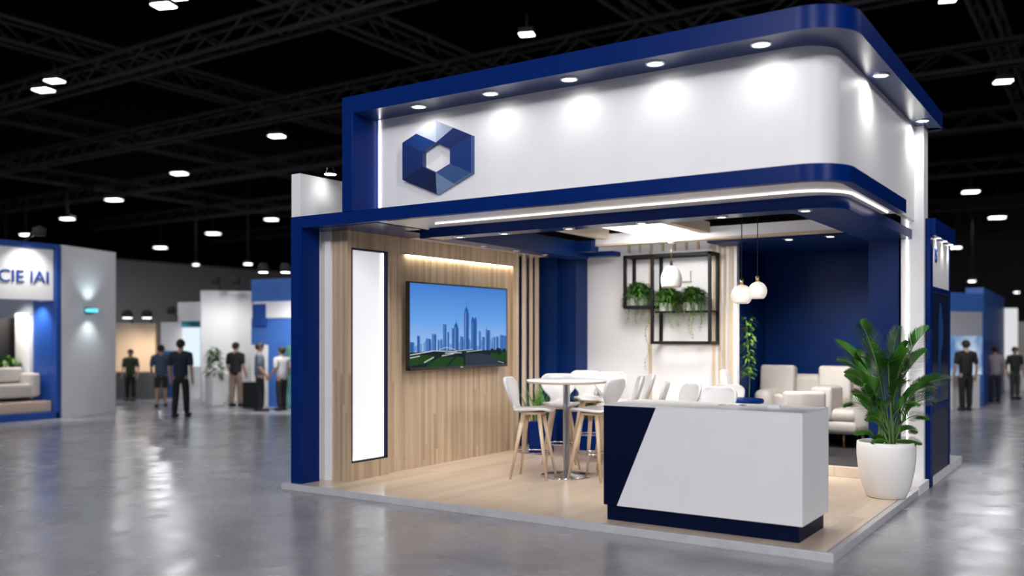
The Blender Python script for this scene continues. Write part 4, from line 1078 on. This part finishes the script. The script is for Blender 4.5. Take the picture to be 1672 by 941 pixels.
e = N.new('ShaderNodeEmission'); L.new(rp.outputs['Color'], e.inputs['Color']); e.inputs['Strength'].default_value = .9; L.new(e.outputs[0], N['Material Output'].inputs[0])
seg(r0, lerp2(r0, r1, .97), .3, .78, 1.72, scm, 'picture_screen', rs)
seg(at(1535, 671, z=0), at(1600, 667, z=0), .3, 0, .78, M['white'], 'counter', rs)
seg(lerp2(r0, r1, .97), r1, .42, 0, 2.3, M['midblue'], 'corner_post', rs)
q = at(1560, 680, z=0); spot('header_light', Vector((q.x, q.y, 2.9)) - rs.location, 90, 1.7, .9, (0, .6, -1), (1, 1, 1), .05, rs)
wq = thing('exhibition_stand', 'small white lit stand beyond the far blue stand', 'stand', (*at(1645, 640, z=0).xy, 0))
seg(at(1634, 638, z=0), at(1662, 638, z=0), .5, .6, 2.6, em('lit_panel', (.95, .96, 1), .75), 'lit_panel', wq); seg(at(1630, 638, z=0), at(1690, 638, z=0), .6, 0, .6, M['white'], 'base', wq)
seg(at(1662, 634, z=0), at(1690, 634, z=0), .5, .6, 2.2, pm('warm_grey', (.4, .36, .34), .6), 'grey_wall', wq)

# ------------------------------------------------------------ people
def skin_obj(name, pts, edges, radii, mat, par, root=0, sub=1):
    me = bpy.data.meshes.new(name); me.from_pydata(pts, edges, [])
    o = bpy.data.objects.new(name, me); COL.objects.link(o)
    md = o.modifiers.new('skin', 'SKIN'); md.use_smooth_shade = True
    if not me.skin_vertices: pass
    for i, v in enumerate(me.skin_vertices[0].data):
        r_ = radii[i]; v.radius = r_ if isinstance(r_, tuple) else (r_, r_); v.use_root = (i == root)
    md2 = o.modifiers.new('sub', 'SUBSURF'); md2.levels = sub; md2.render_levels = sub
    dg = bpy.context.evaluated_depsgraph_get()
    nm = bpy.data.meshes.new_from_object(o.evaluated_get(dg)); nm.name = name
    o.modifiers.clear(); old = o.data; o.data = nm; bpy.data.meshes.remove(old)
    nm.materials.clear(); nm.materials.append(mat)
    for p_ in nm.polygons: p_.use_smooth = True
    o.parent = par
    return o
def person(px, foot, height, label, shirt, legs, face_rz, shorts=False, stride=.0, seed=0, hairlen=0., armbend=0.):
    """standing or walking figure, front toward +y in its own frame"""
    g = at(px, foot, z=0); k = height / 1.75
    t = thing('person', label, 'person', (g.x, g.y, 0), face_rz); t.scale = (k,) * 3
    P_ = []; E = []; R_ = []
    def v(x, y, z, r_, link=None):
        P_.append((x, y, z)); R_.append(r_)
        if link is not None: E.append((link, len(P_) - 1))
        return len(P_) - 1
    pel = v(0, 0, .95, (.15, .11)); ab = v(0, 0, 1.10, (.14, .10), pel); che = v(0, 0, 1.30, (.165, .11), ab); up = v(0, -.005, 1.42, (.13, .085), che)
    nk = v(0, 0, 1.50, .055, up); hd0 = v(0, .01, 1.56, (.06, .07), nk); hd1 = v(0, .015, 1.63, (.078, .095), hd0); hd2 = v(0, .005, 1.70, (.072, .085), hd1); v(0, .11, 1.615, .014, hd1)
    legv = []
    for s_ in (-1, 1):
        f = stride * s_
        hp = v(s_ * .095, 0, .88, .085, pel); kn = v(s_ * .10, f * .45 + .02, .50, .06, hp); an = v(s_ * .105, f - .02 if f > 0 else f, .10, .04, kn); v(s_ * .11, an and (f + .1), .045, .038, an)
        legv.append((hp, kn, an))
        sh = v(s_ * .19, -.005, 1.40, .062, up); el = v(s_ * .255, -.03 - f * .2, 1.13, .045, sh)
        wr = v(s_ * .265, .05 + armbend - f * .5, .88 + armbend * .6, .032, el); pa = v(s_ * .265, .08 + armbend - f * .5, .81 + armbend * .7, .034, wr)
        for j in range(4):
            a = (j - 1.5) * .018; q1 = v(s_ * .265, .085 + armbend - f * .5 + a, .755 + armbend * .7 - .004 * abs(j - 1), .0095, pa); v(s_ * .258, .095 + armbend - f * .5 + a, .715 + armbend * .72 + .008 * abs(j - 1.3), .0085, q1)
        q1 = v(s_ * .245, .125 + armbend - f * .5, .79 + armbend * .7, .011, pa); v(s_ * .24, .135 + armbend - f * .5, .755 + armbend * .7, .009, q1)
    skin_obj('body', P_, E, R_, M['skin'], t, pel, 1)
    # shirt
    P2 = [(0, 0, .78), (0, 0, 1.10), (0, 0, 1.30), (0, -.005, 1.42), (0, -.004, 1.515)]; E2 = [(0, 1), (1, 2), (2, 3), (3, 4)]; R2 = [(.20, .16), (.185, .145), (.195, .14), (.16, .115), (.085, .085)]
    for s_ in (-1, 1):
        f = stride * s_; n0 = len(P2); P2 += [(s_ * .205, -.005, 1.40), (s_ * .25, -.028 - f * .17, 1.13)]; E2 += [(3, n0), (n0, n0 + 1)]; R2 += [.082, .07]
    skin_obj('shirt', P2, E2, R2, shirt, t, 0, 1)
    P3 = [(0, 0, 1.02), (0, 0, .93)]; E3 = [(0, 1)]; R3 = [(.15, .115), (.178, .135)]
    for s_ in (-1, 1):
        f = stride * s_; n0 = len(P3); P3 += [(s_ * .095, 0, .87), (s_ * .102, f * .45 + .02, .50)]; E3 += [(1, n0), (n0, n0 + 1)]; R3 += [.11, .085]
        if not shorts: P3.append((s_ * .106, f - .01, .06)); E3.append((n0 + 1, n0 + 2)); R3.append(.07)
    skin_obj('shorts' if shorts else 'trousers', P3, E3, R3, legs, t, 0, 1)
    b_ = MB(); n1, n2 = 10, 20; vs = []; fs = []
    for i in range(n1 + 1):
        for j in range(n2):
            ph = 2 * PI * j / n2; back = .5 - .5 * math.sin(ph)      # 1 at the nape, 0 at the forehead
            a = (i / n1) * PI * (.36 + .46 * back ** .7 + hairlen * 2 * back)
            vs.append((.097 * math.sin(a) * math.cos(ph), .120 * math.sin(a) * math.sin(ph) - .002, 1.655 + .108 * math.cos(a)))
    for i in range(n1):
        for j in range(n2): fs.append((i * n2 + j, i * n2 + (j + 1) % n2, (i + 1) * n2 + (j + 1) % n2, (i + 1) * n2 + j))
    b_.add(vs, fs, 0, True)
    b_.build('hair', M['hair'], t)
    for s_ in (-1, 1):
        b_ = MB(); b_.lathe([(.0005, -.013), (.010, -.006), (.0135, 0), (.010, .006), (.0005, .013)], 8, (s_ * .032, .098, 1.642)); b_.build('eye', M['hair'], t)
        b_ = MB(); b_.lathe([(.0005, -.03), (.014, -.012), (.017, .01), (.0005, .032)], 8, (s_ * .088, .005, 1.63)); b_.build('ear', M['skin'], t)
        f = stride * s_
        b_ = MB(); b_.box(s_ * .11 - .05, s_ * .11 + .05, f - .08, f + .19, 0, .085, 0, .035); b_.build('shoe', M['shoe'], t)
    b_ = MB(); b_.box(-.024, .024, .098, .108, 1.578, 1.588, 0, .003); b_.build('mouth', pm('lips', (.3, .12, .1), .5), t)
    return t
def cloth(n_, c): return pm(n_, c, .8)
away = TH; toward = TH + PI
person(213, 655, 1.45 if False else 1.36, 'person in dark clothes and green vest standing by the beige stand', cloth('green_dark', (.03, .055, .02)), cloth('black_leg', (.01, .01, .012)), toward, seed=1)
person(263, 665, 1.50, 'person in a blue grey top and shorts walking', cloth('blue_grey', (.05, .075, .13)), cloth('dark_shorts', (.02, .022, .02)), away + .3, True, .14)
person(295, 681, 1.64, 'person in a navy shirt and black trousers walking away', cloth('navy_shirt', (.012, .018, .035)), cloth('black_trousers', (.008, .008, .01)), away, False, .10)
person(385, 664, 1.56, 'person in a black shirt and khaki trousers', cloth('black_shirt', (.01, .01, .012)), cloth('khaki', (.25, .18, .13)), away - .3, False, .05, armbend=.05)
person(424, 672, 1.56, 'person in an open shirt and dark trousers facing the white shirt person', cloth('grey_open_shirt', (.13, .15, .2)), cloth('dark_trousers', (.012, .012, .016)), away - 1.2, False, .04, armbend=.1)
person(460, 671, 1.47, 'person in a white tee shirt and dark trousers by the blue stand', cloth('white_tee', (.62, .60, .62)), cloth('dark_jeans', (.012, .013, .02)), away + 1.0, False, .04, hairlen=.05, armbend=.12)
person(1577, 671, 1.62, 'person in black walking away past the side display', cloth('black_shirt_far', (.008, .008, .010)), cloth('black_far', (.008, .008, .010)), away, False, .05)
person(1625, 657, 1.45, 'person in a pale grey top right of the far blue stand', cloth('pale_top', (.30, .27, .29)), cloth('dark_far', (.015, .016, .022)), away - .2, False, .04)
person(1657, 652, 1.42, 'person in dark green nearest the picture edge by the far stands', cloth('dark_green', (.02, .03, .02)), cloth('grey_leg', (.05, .045, .045)), toward, False, .04)

# ------------------------------------------------------------ world, camera, view
w = bpy.data.worlds.new('hall_air'); S.world = w; w.use_nodes = True
w.node_tree.nodes['Background'].inputs[0].default_value = (.80, .84, 1, 1); w.node_tree.nodes['Background'].inputs[1].default_value = .16
cam = bpy.data.cameras.new('camera'); co = bpy.data.objects.new('camera', cam); COL.objects.link(co)
co.location = CAM; co.rotation_euler = (PI / 2, 0, TH)
cam.sensor_fit = 'HORIZONTAL'; cam.sensor_width = 36; cam.lens = F / 1672 * 36
cam.shift_y = (HY - 470.5) / 1672; cam.clip_end = 300
cam.dof.use_dof = True; cam.dof.focus_distance = 9.2; cam.dof.aperture_fstop = .58
S.camera = co
S.view_settings.view_transform = 'Standard'; S.view_settings.look = 'None'; S.view_settings.gamma = 1; S.view_settings.exposure = 0
S.view_settings.use_curve_mapping = False
S.cycles.use_denoising = True
S.cycles.max_bounces = 8
S.cycles.sample_clamp_indirect = 8
